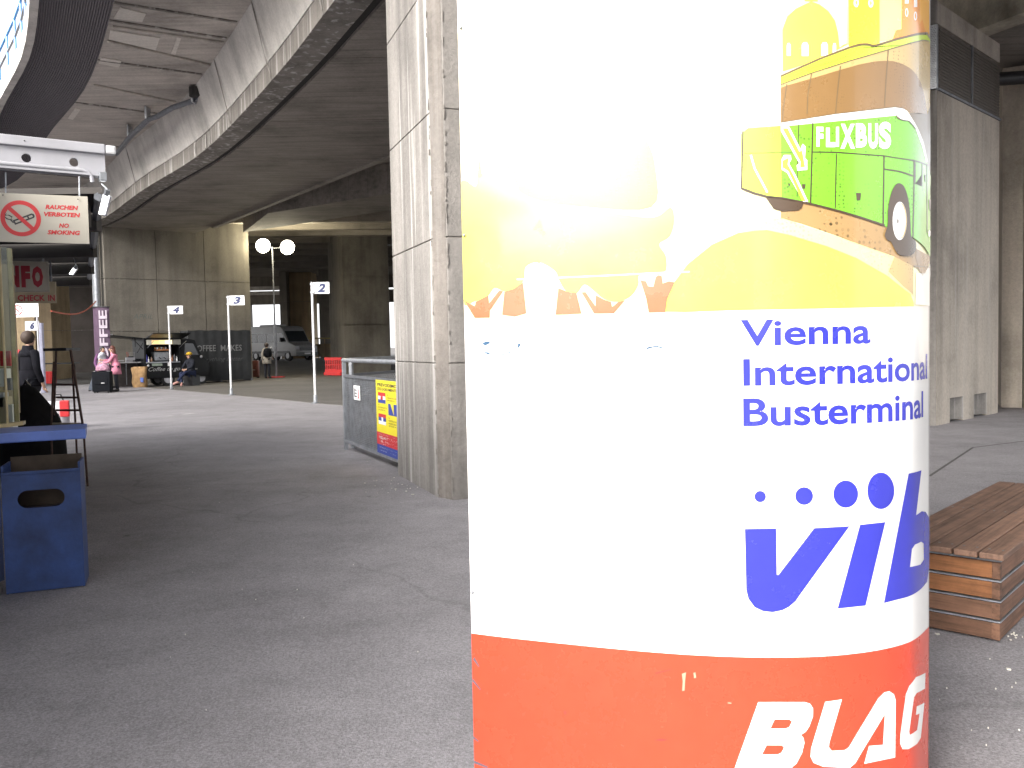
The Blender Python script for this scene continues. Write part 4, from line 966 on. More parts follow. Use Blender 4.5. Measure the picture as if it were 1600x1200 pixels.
# ================================================================== FLOODLIGHT MAST
fp = G(432, 590); fm = thing('floodlight_mast', 'thin dark mast with two round glowing floodlights near the end of the terminal', 'floodlight', (fp.x, fp.y, 0))
FY = fp.y; Hm = EYE + ray(430, 386).z * FY / ray(430, 386).y
MB().tube([(0, 0, 0), (0, 0, Hm)], [.05, .03], 8).build('mast', M_gald, fm, smooth=True)
MB().tube([(0, 0, 1.0), (0, 0, 2.6)], .085, 8).build('lower_tube', M_gald, fm, smooth=True)
MB().box((0, 0, .03), (.7, .5, .06)).build('foot_plate', M_redp, fm)
M_lamp = emis('floodlight_glow', (1, .93, .75), 14)
for x, y in ((411, 384), (449, 386.5)):
    q = P(x, y, FY); l = Vector((q.x - fp.x, 0, q.z))
    hd_ = MB().rings([(l.x, 0, 0, .2, .2)] * 2, 4) if False else MB()
    T = Matrix.Translation(l) @ Matrix.Rotation(R(90), 4, 'X')
    hd_.rings([(0, 0, -.25, .2, .2), (0, 0, -.05, .35, .35), (0, 0, 0, .36, .36)], 20, T).build('lamp_head', M_gald, fm, smooth=True)
    MB().rings([(0, 0, .004, .34, .34), (0, 0, .10, .27, .27), (0, 0, .16, .12, .12)], 20, T).build('lamp_lens', M_lamp, fm, smooth='all')
    ld = bpy.data.lights.new('floodlight_bulb', 'POINT'); ld.energy = 110; ld.color = (1, .9, .62); ld.shadow_soft_size = .3
    lo = bpy.data.objects.new('floodlight_bulb', ld); COL.objects.link(lo); lo.parent = fm; lo.location = (l.x, -.5, l.z + .05)
MB().tube([(-.6, .2, Hm - .02), (.6, .2, Hm - .02)], .015, 6).build('cross_arm', M_gald, fm)

# ================================================================== PEOPLE
M_hair = mat('dark_hair', (.03, .018, .014), .6); M_hair2 = mat('reddish_dark_hair', (.10, .03, .02), .6); M_trk = mat('dark_trousers', (.018, .02, .028), .85, var=.3, scale=20)
M_shoe = mat('dark_shoes', (.02, .018, .018), .6)
def cloth(name, c): return mat(name, c, .9, var=.3, scale=9, bmp=.5, spec=.15)
def person(label, loc, yaw, h=1.7, J=None, coat=None, hem=.85, flare=1.0, trousers=None, hair=None, hair_len=0, shoes=None, group=None, hood=None, sleeve=None, barefoot=False):
    s = h / 1.72; t = thing('person', label, 'person', loc, yaw, group)
    j = dict(pel=(0, 0, .93), bel=(0, 0, 1.1), che=(0, .0, 1.3), nek=(0, .01, 1.46), chi=(0, -.035, 1.535), hea=(0, -.01, 1.61), cro=(0, .0, 1.69), nos=(0, -.115, 1.60),
             shl=(-.17, .0, 1.40), ell=(-.24, .02, 1.13), wrl=(-.25, -.06, .89), hal=(-.25, -.09, .81), shr=(.17, 0, 1.40), elr=(.24, .02, 1.13), wrr=(.25, -.06, .89), har=(.25, -.09, .81),
             hil=(-.09, 0, .88), knl=(-.10, -.02, .49), anl=(-.10, .02, .08), tol=(-.11, -.13, .035), hir=(.09, 0, .88), knr=(.10, -.02, .49), anr=(.10, .02, .08), tor=(.11, -.13, .035))
    if J: j.update(J)
    j = {k: Vector(v) * s for k, v in j.items()}
    names = ['pel', 'bel', 'che', 'nek', 'chi', 'hea', 'cro', 'shl', 'ell', 'wrl', 'hal', 'shr', 'elr', 'wrr', 'har', 'hil', 'knl', 'anl', 'tol', 'hir', 'knr', 'anr', 'tor']
    rad = dict(pel=.12, bel=.10, che=.105, nek=.052, chi=.062, hea=(.088, .10), cro=.06, shl=.042, ell=.038, wrl=.026, hal=.032, shr=.042, elr=.038, wrr=.026, har=.032, hil=.08, knl=.052, anl=.036, tol=.034, hir=.08, knr=.052, anr=.036, tor=.034)
    ed = [('pel', 'bel'), ('bel', 'che'), ('che', 'nek'), ('nek', 'chi'), ('chi', 'hea'), ('hea', 'cro'), ('che', 'shl'), ('shl', 'ell'), ('ell', 'wrl'), ('wrl', 'hal'), ('che', 'shr'), ('shr', 'elr'), ('elr', 'wrr'), ('wrr', 'har'),
          ('pel', 'hil'), ('hil', 'knl'), ('knl', 'anl'), ('anl', 'tol'), ('pel', 'hir'), ('hir', 'knr'), ('knr', 'anr'), ('anr', 'tor')]
    ix = {n: i for i, n in enumerate(names)}
    vs, fs = skin([j[n] for n in names], [(ix[a], ix[b_]) for a, b_ in ed], [tuple(q * s for q in rad[n]) if isinstance(rad[n], tuple) else rad[n] * s for n in names], 2)
    b = MB(); b.add(vs, fs)
    hd = (j['nos'] - j['hea']); hd.z = 0; fw_ = hd.normalized() if hd.length > 0 else Vector((0, -1, 0)); sd = Vector((-fw_.y, fw_.x, 0))
    b.tube([j['hea'] + fw_ * .075 * s + Vector((0, 0, .02 * s)), j['hea'] + fw_ * .118 * s - Vector((0, 0, .018 * s)), j['hea'] + fw_ * .08 * s - Vector((0, 0, .025 * s))], [.008 * s, .015 * s, .01 * s], 6)
    for q in (-1, 1): b.ball(j['hea'] + sd * q * .088 * s, .026 * s, 8, 5, (.5, 1, 1.2))
    for H_, W__ in (('hal', 'wrl'), ('har', 'wrr')):
        d = (j[H_] - j[W__]).normalized(); sdv = d.cross(Vector((0, 1, 0))); sdv = sdv.normalized() if sdv.length > .1 else Vector((1, 0, 0))
        for k in range(4):
            o_ = sdv * (k - 1.5) * .017 * s; L_ = (.075, .085, .08, .06)[k] * s
            b.tube([j[H_] + o_ * .8, j[H_] + o_ + d * L_ * .6, j[H_] + o_ + d * L_ + Vector((0, -.012, 0)) * s], [.009 * s, .0085 * s, .006 * s], 6)
        b.tube([j[H_] + sdv * .02 * s - d * .02 * s, j[H_] + sdv * .045 * s + d * .015 * s, j[H_] + sdv * .05 * s + d * .045 * s], [.01 * s, .01 * s, .007 * s], 6)
    body = b.build('body', M_skin, t, smooth='all')
    for q in (-1, 1): MB().ball(j['hea'] + fw_ * .083 * s + sd * q * .034 * s + Vector((0, 0, .022 * s)), .010 * s, 8, 5).build('eye', M_blackp, t)
    MB().tube([j['hea'] + fw_ * .09 * s + sd * -.022 * s - Vector((0, 0, .052 * s)), j['hea'] + fw_ * .096 * s - Vector((0, 0, .054 * s)), j['hea'] + fw_ * .09 * s + sd * .022 * s - Vector((0, 0, .052 * s))], .005 * s, 6).build('mouth', M_redp, t)
    # trousers
    vs, fs = skin([j[n] for n in ('pel', 'hil', 'knl', 'anl', 'hir', 'knr', 'anr')], [(0, 1), (1, 2), (2, 3), (0, 4), (4, 5), (5, 6)], [.135 * s, .1 * s, .068 * s, .056 * s, .1 * s, .068 * s, .056 * s], 2)
    MB().add(vs, fs).build('trousers', trousers or M_trk, t, smooth='all')
    if not barefoot:
        for A_, T_ in (('anl', 'tol'), ('anr', 'tor')):
            sh = MB().tube([j[A_] + (j[A_] - j[T_]) * .35 - Vector((0, 0, .03 * s)), j[A_] - Vector((0, 0, .02 * s)), j[T_] + Vector((0, 0, .005 * s)), j[T_] + (j[T_] - j[A_]) * .3], [.035 * s, .05 * s, .046 * s, .028 * s], 10)
            sh.build('shoe', shoes or M_shoe, t, smooth=True)
    # coat: trunk with sleeves, hem below
    cm = coat
    vs, fs = skin([j[n] for n in ('bel', 'che', 'shl', 'shr', 'pel')], [(0, 1), (1, 2), (1, 3), (0, 4)], [(.165 * s, .135 * s), (.19 * s, .145 * s), .10 * s, .10 * s, (.165 * s, .14 * s)], 2)
    cb = MB().add(vs, fs)
    cb.rings([(j['che'].x, j['che'].y, j['che'].z + .03 * s, .19 * s, .12 * s), (j['che'].x, j['che'].y, j['che'].z + .10 * s, .17 * s, .11 * s), (j['nek'].x, j['nek'].y, j['nek'].z - .02 * s, .10 * s, .09 * s), (j['nek'].x, j['nek'].y, j['nek'].z + .05 * s, .075 * s, .08 * s)], 14)
    if hem < .9:
        p_ = j['pel']; z1_ = j['bel'].z
        cb.rings([(p_.x, p_.y, z, rx * s, ry * s) for z, rx, ry in ((z1_, .17, .145), (p_.z, .18 * (1 + (flare - 1) * .4), .155), (hem * s * .5 + p_.z * .5, .19 * flare, .165), (hem * s, .2 * flare, .17 * flare))], 18)
    cb.build('coat', cm, t, smooth='all')
    for a, e, w_ in (('shl', 'ell', 'wrl'), ('shr', 'elr', 'wrr')):
        vs, fs = skin([j['che'].lerp(j[a], .7), j[a], j[e], j[w_]], [(0, 1), (1, 2), (2, 3)], [.08 * s, .075 * s, .06 * s, .045 * s], 2)
        MB().add(vs, fs).build('sleeve', sleeve or cm, t, smooth='all')
    # hair or hood
    hc = j['hea'] - fw_ * .025 * s + Vector((0, 0, .03 * s))
    hb_ = MB().ball(hc, .108 * s, 16, 10, (1.0, 1.0, 1.05))
    hb_.v = [v if (v - j['hea']).dot(fw_) < .055 * s or v.z > j['hea'].z + .07 * s else v - fw_ * .05 * s for v in hb_.v]
    if hair_len:
        hb_.rings([(hc.x - fw_.x * .03 * s, hc.y - fw_.y * .03 * s, hc.z - hair_len * s, .07 * s, .05 * s), (hc.x - fw_.x * .04 * s, hc.y - fw_.y * .04 * s, hc.z - hair_len * .5 * s, .11 * s, .08 * s), (hc.x - fw_.x * .02 * s, hc.y - fw_.y * .02 * s, hc.z, .10 * s, .09 * s)], 14)
    hb_.build('hood' if hood else 'hair', hood or hair or M_hair, t, smooth='all')
    return t, j, s

# woman in pink seen from the side, leaning to the bag on the case
pw = G(183, 612)
person('woman in a pink coat with long dark hair bending towards a suitcase', pw, R(-72), 1.62,
       J=dict(che=(0, -.05, 1.3), nek=(0, -.09, 1.45), chi=(0, -.14, 1.52), hea=(0, -.125, 1.60), cro=(0, -.12, 1.68), nos=(0, -.24, 1.58), shl=(-.16, -.06, 1.38), shr=(.16, -.06, 1.38), ell=(-.2, -.22, 1.17), wrl=(-.12, -.45, 1.2), hal=(-.1, -.52, 1.2), elr=(.2, -.22, 1.13), wrr=(.13, -.45, 1.1), har=(.1, -.52, 1.1)),
       coat=cloth('pink_wool', (.62, .24, .33)), hem=.66, flare=1.12, hair=M_hair2, hair_len=.34)
pg = G(157, 609.5) + Vector((-.12, .40, 0))
tg_, jg, sg_ = person('traveller in a white top with purple sleeves and dark grey hood, hugging the pink bag', pg, R(62), 1.62,
       J=dict(che=(0, -.05, 1.3), nek=(0, -.08, 1.45), chi=(0, -.12, 1.52), hea=(0, -.11, 1.60), cro=(0, -.1, 1.68), nos=(0, -.22, 1.58), elr=(.22, -.2, 1.12), wrr=(.1, -.4, 1.06), har=(.06, -.46, 1.05), ell=(-.26, .02, 1.08), wrl=(-.27, -.1, .86), hal=(-.27, -.14, .78)),
       coat=cloth('white_jacket', (.6, .6, .66)), hem=.9, hood=cloth('grey_hood', (.08, .08, .085)), sleeve=cloth('purple_sleeve', (.22, .1, .22)))
MB().tube([Vector((-.2, -.02, .95)) * sg_, Vector((-.12, .17, 1.2)) * sg_, Vector((.1, .1, 1.47)) * sg_, Vector((.12, -.15, 1.35)) * sg_], .022, 6).build('bag_strap', M_black, tg_, smooth=True)
# cases
def case(label, p, rz, w, d, h, m, lean=0, handle=True, cat='suitcase'):
    t = thing('suitcase', label, cat, p, rz); M = Matrix.Rotation(lean, 4, 'Y')
    MB().box((0, 0, h / 2 + .05), (w, d, h), M=M).build('shell', m, t, bevel=.04, smooth=True)
    for x in (-w * .38, w * .38):
        for y in (-d * .35, d * .35):
            MB().tube([(x, y - .015, .03), (x, y + .015, .03)], .03, 10, M=M).build('wheel', M_rubber, t)
    if handle: MB().tube([(-.1, 0, h + .04), (-.1, 0, h + .11), (.1, 0, h + .11), (.1, 0, h + .04)], .012, 6, M=M).build('handle', M_black, t)
    MB().box((0, -d / 2 - .008, h * .62), (w * .72, .02, h * .38), M=M).build('front_pocket', m, t, bevel=.006)
    MB().box((w * .12, -d / 2 - .022, h * .5), (.11, .01, .025), M=M).build('badge', M_white, t)
    for x in (-w * .42, w * .42): MB().box((x, 0, h + .052), (.04, .05, .02), M=M).build('rivet_tab', M_white, t)
    return t
M_suit = mat('black_nylon', (.009, .010, .013), .9, var=.3, scale=20, spec=.15)
c1 = G(161, 614); case('large black soft suitcase with a pink bag on top, between the two travellers', c1, .1, .60, .34, .70, M_suit)
c2 = G(146, 613); case('slate blue smaller suitcase leaning against the large black one', c2, .25, .34, .26, .56, mat('slate_nylon', (.07, .085, .11), .7), lean=R(18))
pb_ = thing('travel_bag', 'pink and grey patterned soft bag lying on the large black suitcase', 'bag', (c1.x + .02, c1.y, .77))
M_pinkb = mat('pink_pattern', (.45, .24, .33), .8, var=.7, scale=14)
MB().rings([(0, 0, 0, .2, .13), (0, 0, .05, .24, .15), (.01, 0, .15, .22, .13), (0, 0, .24, .15, .09), (0, 0, .27, .07, .05)], 16).build('pouch', M_pinkb, pb_, smooth='all')
MB().tube([(-.1, 0, .22), (-.07, 0, .33), (.07, 0, .33), (.1, 0, .22)], .013, 6).build('handle', M_pinkb, pb_)
# traveller in beige coat with back turned
pbk = G(418, 591)
t3, j3, s3 = person('person in a beige coat seen from behind, black backpack on the shoulders', pbk, R(170), 1.68, coat=cloth('beige_coat', (.36, .33, .28)), hem=.72, flare=1.15,
       J=dict(wrl=(-.2, -.2, 1.0), hal=(-.18, -.25, .96)), hair=M_hair, hood=None)
bp = thing('backpack', 'black backpack carried by the person in the beige coat', 'backpack', (pbk.x + .1, pbk.y - .2, 0))
MB().rings([(0, 0, 1.02, .15, .08), (0, 0, 1.08, .2, .12), (0, 0, 1.25, .21, .13), (0, 0, 1.4, .17, .1), (0, 0, 1.45, .08, .05)], 14).build('pouch', M_suit, bp, smooth='all')
MB().box((0, -.12, 1.16), (.26, .05, .16)).build('front_pocket', M_suit, bp, bevel=.02)
for x in (-.1, .12): MB().tube([(x, 0, 1.38), (x * 1.1, .12, 1.47), (x * 1.1, .26, 1.4)], .02, 6).build('strap', M_black, bp)
MB().tube([(.16, -.1, 1.45), (.22, -.1, 1.5), (.25, -.08, 1.44)], .03, 6).build('scarf_end', M_white, bp)
cc = G(397, 590.5); case('upright reddish brown hard suitcase beside the person in the beige coat', cc, 0, .50, .3, .80, mat('brown_shell', (.20, .075, .06), .4))
# man at far left, standing with his back half turned
Ym = 14.5; pm = P(47, 600, Ym)
person('man in a black jacket with short brown hair, back turned, beside the kiosk', (pm.x, Ym, 0), R(150), 1.76, coat=cloth('black_jacket', (.010, .010, .014)), hem=.84, flare=1.0, hair=mat('brown_hair', (.045, .028, .02), .7),
       J=dict(nos=(.05, -.11, 1.59)))
# bag heap just past the counter
Yb = 9.5; ph = P(55, 640, Yb)
hp_ = thing('black_sack', 'bulky black sack heaped behind the end of the kiosk counter', 'sack', (ph.x - .05, Yb, 0))
b = MB(); b.rings([(0, 0, 0, .30, .28), (0, 0, .25, .36, .3), (.02, 0, .5, .34, .3), (0, .0, .72, .27, .24), (-.03, 0, .9, .17, .15), (-.04, 0, 1.03, .1, .08), (-.04, 0, 1.06, .03, .03)], 20)
b.v = [v + Vector((math.sin(v.z * 9 + v.y * 7) * .02, math.sin(v.x * 11 + v.z * 5) * .02, 0)) for v in b.v]
b.build('sack_body', cloth('black_cloth', (.012, .012, .013)), hp_, smooth='all')
MB().tube([(-.1, 0, .98), (-.04, 0, 1.10), (.04, 0, .98)], .02, 6).build('strap', M_black, hp_)

# folding stand beyond the counter
sd_ = thing('folding_stand', 'rusty thin metal folding ladder stand behind the kiosk counter', 'folding stand')
M_rust = mat('rusty_steel', (.10, .06, .05), .7, .3, var=.4, scale=20)
Y0 = 9.0; 
def q(x, y, Y): return P(x, y, Y)
MB().tube([q(84, 565, Y0), q(80, 668, Y0)], .012, 6).build('leg', M_rust, sd_, world=True)
MB().tube([q(110, 546, Y0), q(130, 668, Y0)], .014, 6).build('leg', M_rust, sd_, world=True)
MB().tube([q(88, 546, Y0 + .4), q(84, 660, Y0 + .5)], .012, 6).build('leg', M_rust, sd_, world=True)
MB().tube([q(113, 570, Y0 + .4), q(118, 664, Y0 + .5)], .012, 6).build('leg', M_rust, sd_, world=True)
MB().box(q(97, 546, Y0 + .2), (.24, .3, .03)).build('top_plate', M_black, sd_)
for y, x0, x1 in ((601, 85, 117), (621, 88, 121), (641, 87, 126), (662, 82, 129)): MB().tube([q(x0, y, Y0), q(x1, y, Y0)], .011, 6).build('rung', M_rust if y < 660 else M_tan, sd_, world=True)
for px_ in (80, 130): 
    a = q(px_, 668, Y0); MB().tube([a, (a.x + (.02 if px_ > 100 else -.01), a.y, 0)], .012, 6).build('leg', M_rust, sd_, world=True)
for px_ in (84, 118):
    a = q(px_, 662, Y0 + .5); MB().tube([a, (a.x, a.y, 0)], .012, 6).build('leg', M_rust, sd_, world=True)
# shopping bags beyond the stand
Ys_ = 16
rb_ = thing('shopping_bag', 'white shopping bag with a red corner standing behind the folding stand', 'shopping bag', (P(90, 630, Ys_).x, Ys_, 0))
MB().rings([(0, 0, 0, .2, .1), (0, 0, .3, .22, .11), (0, 0, .52, .19, .1)], 12).build('bag_body', M_whitem, rb_, smooth='all')
MB().box((.17, -.08, .38), (.16, .1, .3), .3).build('red_corner', M_redp, rb_, bevel=.02)
MB().tube([(-.1, 0, .5), (-.04, 0, .64), (.06, 0, .64), (.12, 0, .5)], .015, 6).build('handle', M_black, rb_)
# far table with red crate
Yt = 40; a = P(66, 575, Yt); c = P(92, 575, Yt)
ct = thing('red_crate', 'red crate on the floor by the dark trestle table at far left', 'crate', ((a.x + c.x) / 2 - .15, Yt, 0))
MB().box((0, 0, .30), (.62, .4, .56)).build('crate_body', M_red, ct, bevel=.02)
for i in range(4): MB().box((-.22 + i * .15, -.205, .3), (.04, .02, .4)).build('rib', M_red, ct)
tt = thing('trestle_table', 'dark trestle table far left behind the folding stand', 'table', (P(85, 570, 39).x, 39, 0))
MB().box((.2, 0, .95), (1.6, .6, .06)).build('tabletop', M_black, tt)
for x in (-.5, .9): MB().tube([(x, 0, 0), (x, 0, .93)], .035, 6).build('leg', M_black, tt)
kb = thing('parked_cart', 'small dark service cart with white lid beside the man in black', 'cart', (P(30, 570, 24).x, 24, 0))
MB().box((0, 0, .6), (.5, .5, .8)).build('cart_body', M_black, kb, bevel=.03); MB().box((0, -.27, 1.0), (.5, .04, .12)).build('white_lid', M_white, kb)
MB().box((-.02, -.26, 1.35), (.4, .06, .35)).build('red_panel', M_redp, kb); MB().box((-.05, -.26, 1.72), (.22, .05, .35)).build('yellow_card', M_yelp, kb)
for x in (-.18, .18): MB().tube([(x, -.2, .1), (x, -.14, .1)], .1, 12).build('wheel', M_rubber, kb)

# ================================================================== COFFEE VAN AND SURROUNDINGS
v0, v1 = P(228, 603, 34.4), P(330, 598, 36.2); vd = Vector((v1.x - v0.x, v1.y - v0.y, 0)); VL = vd.length; va = math.atan2(vd.y, vd.x)
cv = thing('coffee_van', 'small black three wheeled coffee van with lit serving hatch and raised flaps', 'coffee van', (v0.x, v0.y, 0), va)
k = VL / 2.85
def X(v): return v * k
b = MB(); # tub with serving opening: built as panels
MB().box((X(.78), .7, .62), (X(1.56), 1.35, .62)).build('lower_body', M_blackm, cv, bevel=.03)
for x in (.04, 1.52): MB().box((X(x), .72, 1.38), (.07, 1.3, .95)).build('side_post', M_blackm, cv)
MB().box((X(.78), 1.36, 1.38), (X(1.5), .04, .95)).build('back_panel', M_blackm, cv)
MB().box((X(.78), .7, 1.90), (X(1.62), 1.45, .08)).build('roof', M_blackm, cv, bevel=.02)
cab = [(1.58, .35), (1.58, 1.86), (1.78, 1.92), (2.2, 1.86), (2.5, 1.2), (2.78, .98), (2.84, .6), (2.78, .32)]
MB().side([(X(a), z) for a, z in cab], .08, 1.3).build('cab', M_blackm, cv, bevel=.03, smooth=True)
wnd = MB().side([(X(a), z) for a, z in ((1.72, 1.25), (1.76, 1.72), (2.12, 1.70), (2.36, 1.22))], .06, .085).build('side_window', M_glass, cv)
MB().side([(X(a), z) for a, z in ((2.215, 1.82), (2.235, 1.82), (2.505, 1.24), (2.485, 1.22))], .2, 1.2).build('windscreen', M_glass, cv)
for x, y in ((.98, .06), (.98, 1.2), (2.52, .25)):
    w_ = MB().tube([(X(x), y, .27), (X(x), y + .16, .27)], .27, 20).build('wheel', M_rubber, cv, smooth=True)
    MB().tube([(X(x), y - .02, .27), (X(x), y + .02, .27)], .17, 16).build('hub_cap', M_whitem, w_, smooth=True)
MB().ball((X(2.76), .2, .78), .1, 12, 8, (.5, 1, 1)).build('headlight', M_white, cv, smooth='all')
MB().ball((X(2.45), .02, 1.15), .06, 10, 6).build('mirror', M_whitem, cv, smooth='all')
# raised flaps
T = Matrix.Translation((X(.15), -.02, 1.93)) @ Matrix.Rotation(R(-12), 4, 'X')
MB().box((X(.7), -.42, .0), (X(1.6), .9, .035), M=T).build('serving_flap', M_blackm, cv)
for x in (.12, 1.5): MB().tube([(X(x), 0, 1.55), (X(x), -.7, 1.8)], .012, 6).build('gas_strut', M_galv, cv)
MB().add([(X(-.02), .1, 1.95), (X(-.02), 1.3, 1.95), (X(-1.5), 1.3, 2.08), (X(-1.5), .1, 2.1), (X(-.02), .1, 1.90), (X(-.02), 1.3, 1.90), (X(-1.5), 1.3, 2.04), (X(-1.5), .1, 2.06)],
         [(0, 1, 2, 3), (7, 6, 5, 4), (0, 3, 7, 4), (1, 5, 6, 2), (3, 2, 6, 7), (0, 4, 5, 1)]).build('rear_flap', M_blackm, cv)
MB().box((X(-1.42), .08, 2.09), (.34, .03, .05)).build('flap_edge', M_white, cv)
for a, c in (((-.02, .1, 1.5), (-.45, .1, 1.93)), ((-.02, .1, 1.75), (-.28, .1, 1.35)), ((-.3, .2, 1.6), (-.3, .2, 1.93))): MB().tube([(X(a[0]), a[1], a[2]), (X(c[0]), c[1], c[2])], .02, 6).build('gas_strut', M_black, cv)
# lit header and inside of the hatch
hdb = MB().box((X(.82), -.01, 1.77), (X(1.44), .05, .2)).build('header_light', mat('opal_panel', (.5, .49, .42), .4), cv)
for x, w_, c_, s_ in ((.44, .28, (1, .62, .25), 2.2), (.72, .26, (1, .72, .3), 2.6), (1.0, .3, (1, .8, .42), 4.0)): MB().box((X(x), -.04, 1.77), (X(w_), .012, .15)).build('lit_panel', emis('warm_panel', c_, s_ * .16), hdb)
MB().box((X(.78), .25, .96), (X(1.44), .5, .05)).build('counter', M_galv, cv)
mc = MB().box((X(.82), .45, 1.2), (.6, .4, .36)).build('coffee_machine', M_galv, cv, bevel=.03)
MB().box((X(.82), .3, 1.46), (.5, .3, .06)).build('cup_rack', mat('copper_metal', (.5, .22, .1), .3, .8), mc)
for i in range(6): MB().rings([(X(.56) + i * .085, .3, 1.49, .03, .03), (X(.56) + i * .085, .3, 1.57, .036, .036)], 10).build('cup', M_whitep if i % 2 else mat('amber_cup', (.5, .25, .1), .5), mc)
for x in (.7, .9): MB().tube([(X(x), .24, 1.15), (X(x), .08, 1.1)], .02, 8).build('filter_handle', M_black, mc)
for x, z, c_ in ((.12, 1.18, (.04, .04, .3)), (.2, 1.08, (.5, .5, .5)), (1.2, 1.12, (.3, .12, .06)), (1.3, 1.2, (.05, .05, .06)), (1.4, 1.1, (.6, .6, .6)), (.33, 1.1, (.12, .06, .03))):
    MB().rings([(X(x), .12, .99, .04, .04), (X(x), .12, z, .04, .04), (X(x), .12, z + .05, .015, .015), (X(x), .12, z + .1, .015, .015)], 10).build('bottle', mat('bottle_' + str(int(x * 100)), c_, .25), cv, smooth=True)
MB().box((X(.5), -.02, .87), (X(.42), .03, .1)).build('price_strip', mat('pale_green_strip', (.25, .3, .25), .5), cv)
MB().box((X(1.0), -.02, .88), (.08, .05, .16)).build('napkin_box', M_white, cv)
MB().ball((X(.12), -.03, .84), .045, 8, 6).build('marker_lamp', M_white, cv, smooth='all')
Bc = Board(Vector((v0.x, v0.y, 0)) + Vector((math.sin(va), -math.cos(va), 0)) * -.02, vd, (0, 0, 1), cv); Bc.step = .006
M_chalk = mat('chalk_white', (.42, .42, .42), .6)
Bc.text('Coffee to go', X(.14), .56, X(1.35), .21, M_chalk, shear=.45)
Bc.text('ristorante', X(1.72), .62, .5, .07, M_chalk, shear=.3)
# side table with cups by the van
ts_ = thing('side_table', 'narrow white topped table with cups left of the coffee van', 'table', (P(205, 600, 34.6).x, 34.6, 0), va)
MB().box((0, .1, .98), (1.05, .5, .035)).build('tabletop', M_white, ts_)
MB().box((.02, .2, .48), (1.0, .04, .94)).build('front_board', mat('grey_brown_board', (.07, .06, .058), .8), ts_)
MB().tube([(-.2, -.1, .1), (-.2, -.1, .93)], .018, 6).build('leg', M_galv, ts_)
for x, z, w_, d_, h_, m, n_ in ((-.38, 1.06, .25, .14, .05, M_white, 'cup_lids'), (0.0, 1.13, .32, .2, .1, M_whitem, 'napkin_stack'), (-.05, 1.03, .24, .18, .07, M_whitem, 'napkin_stack'), (.36, 1.06, .3, .2, .12, M_suit, 'sugar_box')):
    tag(MB().box((ts_.location.x + x * math.cos(va), ts_.location.y + x * math.sin(va), z), (w_, d_, h_), va).build(n_, m, None, bevel=.006),
        {'cup_lids': 'white stack of lids on the left end of the narrow table', 'sugar_box': 'dark box on the right end of the narrow table'}.get(n_, 'thick pale napkin stack on the narrow table, upper one' if z > 1.1 else 'thin pale napkin stack on the narrow table, lower one'), {'cup_lids': 'lids', 'sugar_box': 'box'}.get(n_, 'napkins'))
st_ = thing('straw_jar', 'jar of coloured straws on the narrow table by the coffee van', 'jar', (ts_.location.x + .02, ts_.location.y + .02, 1.18))
MB().rings([(0, 0, 0, .1, .06), (0, 0, .05, .11, .06)], 12).build('jar_body', M_glass, st_)
for i in range(7): MB().tube([(-.14 + i * .045, 0, .02), (-.17 + i * .055, 0, .22)], .006, 5).build('straw', M_redp if i < 2 else M_chalk, st_)
bg = thing('paper_sack', 'crumpled brown paper sack on the ground left of the coffee van', 'paper sack', (P(219, 602, 34.0).x, 34.0, 0), .1)
b = MB(); b.rings([(0, 0, 0, .26, .17), (0, 0, .2, .3, .18), (0, 0, .45, .27, .2), (.0, 0, .72, .31, .19), (0, 0, .80, .3, .17)], 18)
b.v = [v + Vector((math.sin(v.z * 23 + v.y * 19) * .022, math.sin(v.x * 21 + v.z * 17) * .02, math.sin(v.x * 30) * .02 if v.z > .6 else 0)) for v in b.v]
b.build('sack_body', mat('kraft_paper', (.36, .22, .10), .8, var=.35, scale=8, bmp=.4), bg, smooth=True); MB().box((.13, -.18, .3), (.12, .03, .18)).build('blue_print', M_bluel, bg)
# seated barista in cap
sp = P(297, 600, 34.55)
tb, jb, sb = person('barista in a mustard cap and dark clothes sitting on a box before the coffee van', (sp.x, 34.55, 0), R(-28), 1.72,
    J=dict(pel=(0, .12, .50), bel=(0, .10, .68), che=(0, .06, .90), nek=(0, .03, 1.08), chi=(0, -.03, 1.14), hea=(0, -.01, 1.21), cro=(0, 0, 1.29), nos=(0, -.12, 1.19), shl=(-.17, .05, 1.02), shr=(.17, .05, 1.02), ell=(-.25, -.08, .78), elr=(.25, -.08, .78), wrl=(-.1, -.25, .66), wrr=(.1, -.25, .66), hal=(-.05, -.3, .65), har=(.05, -.3, .65),
           hil=(-.09, .06, .48), hir=(.09, .06, .48), knl=(-.12, -.36, .52), knr=(.13, -.36, .56), anl=(.06, -.46, .12), anr=(-.12, -.52, .18), tol=(.14, -.56, .05), tor=(-.22, -.62, .1)),
    coat=cloth('black_hoodie', (.02, .022, .03)), hem=.95, trousers=cloth('navy_jeans', (.022, .028, .06)), shoes=mat('pink_beige_shoes', (.42, .22, .19), .6), hair=M_hair)
M_must = cloth('mustard_felt', (.52, .32, .03))
MB().ball(jb['cro'] + Vector((0, .01, -.015)), .115, 16, 8, (1, 1, .75)).build('cap', M_must, tb, smooth='all')
MB().rings([(0, -.09, jb['cro'].z - .04, .09, .09), (0, -.1, jb['cro'].z - .03, .085, .09)], 14).build('cap_peak', M_must, tb, smooth=True)
bx = thing('wooden_box', 'low dark box the barista sits on', 'box', (sp.x - .05, 34.68, 0), R(-28)); MB().box((0, .1, .2), (.5, .4, .4)).build('box_body', M_black, bx, bevel=.01); MB().box((0, .1, .405), (.52, .42, .02)).build('lid', M_blackm, bx)
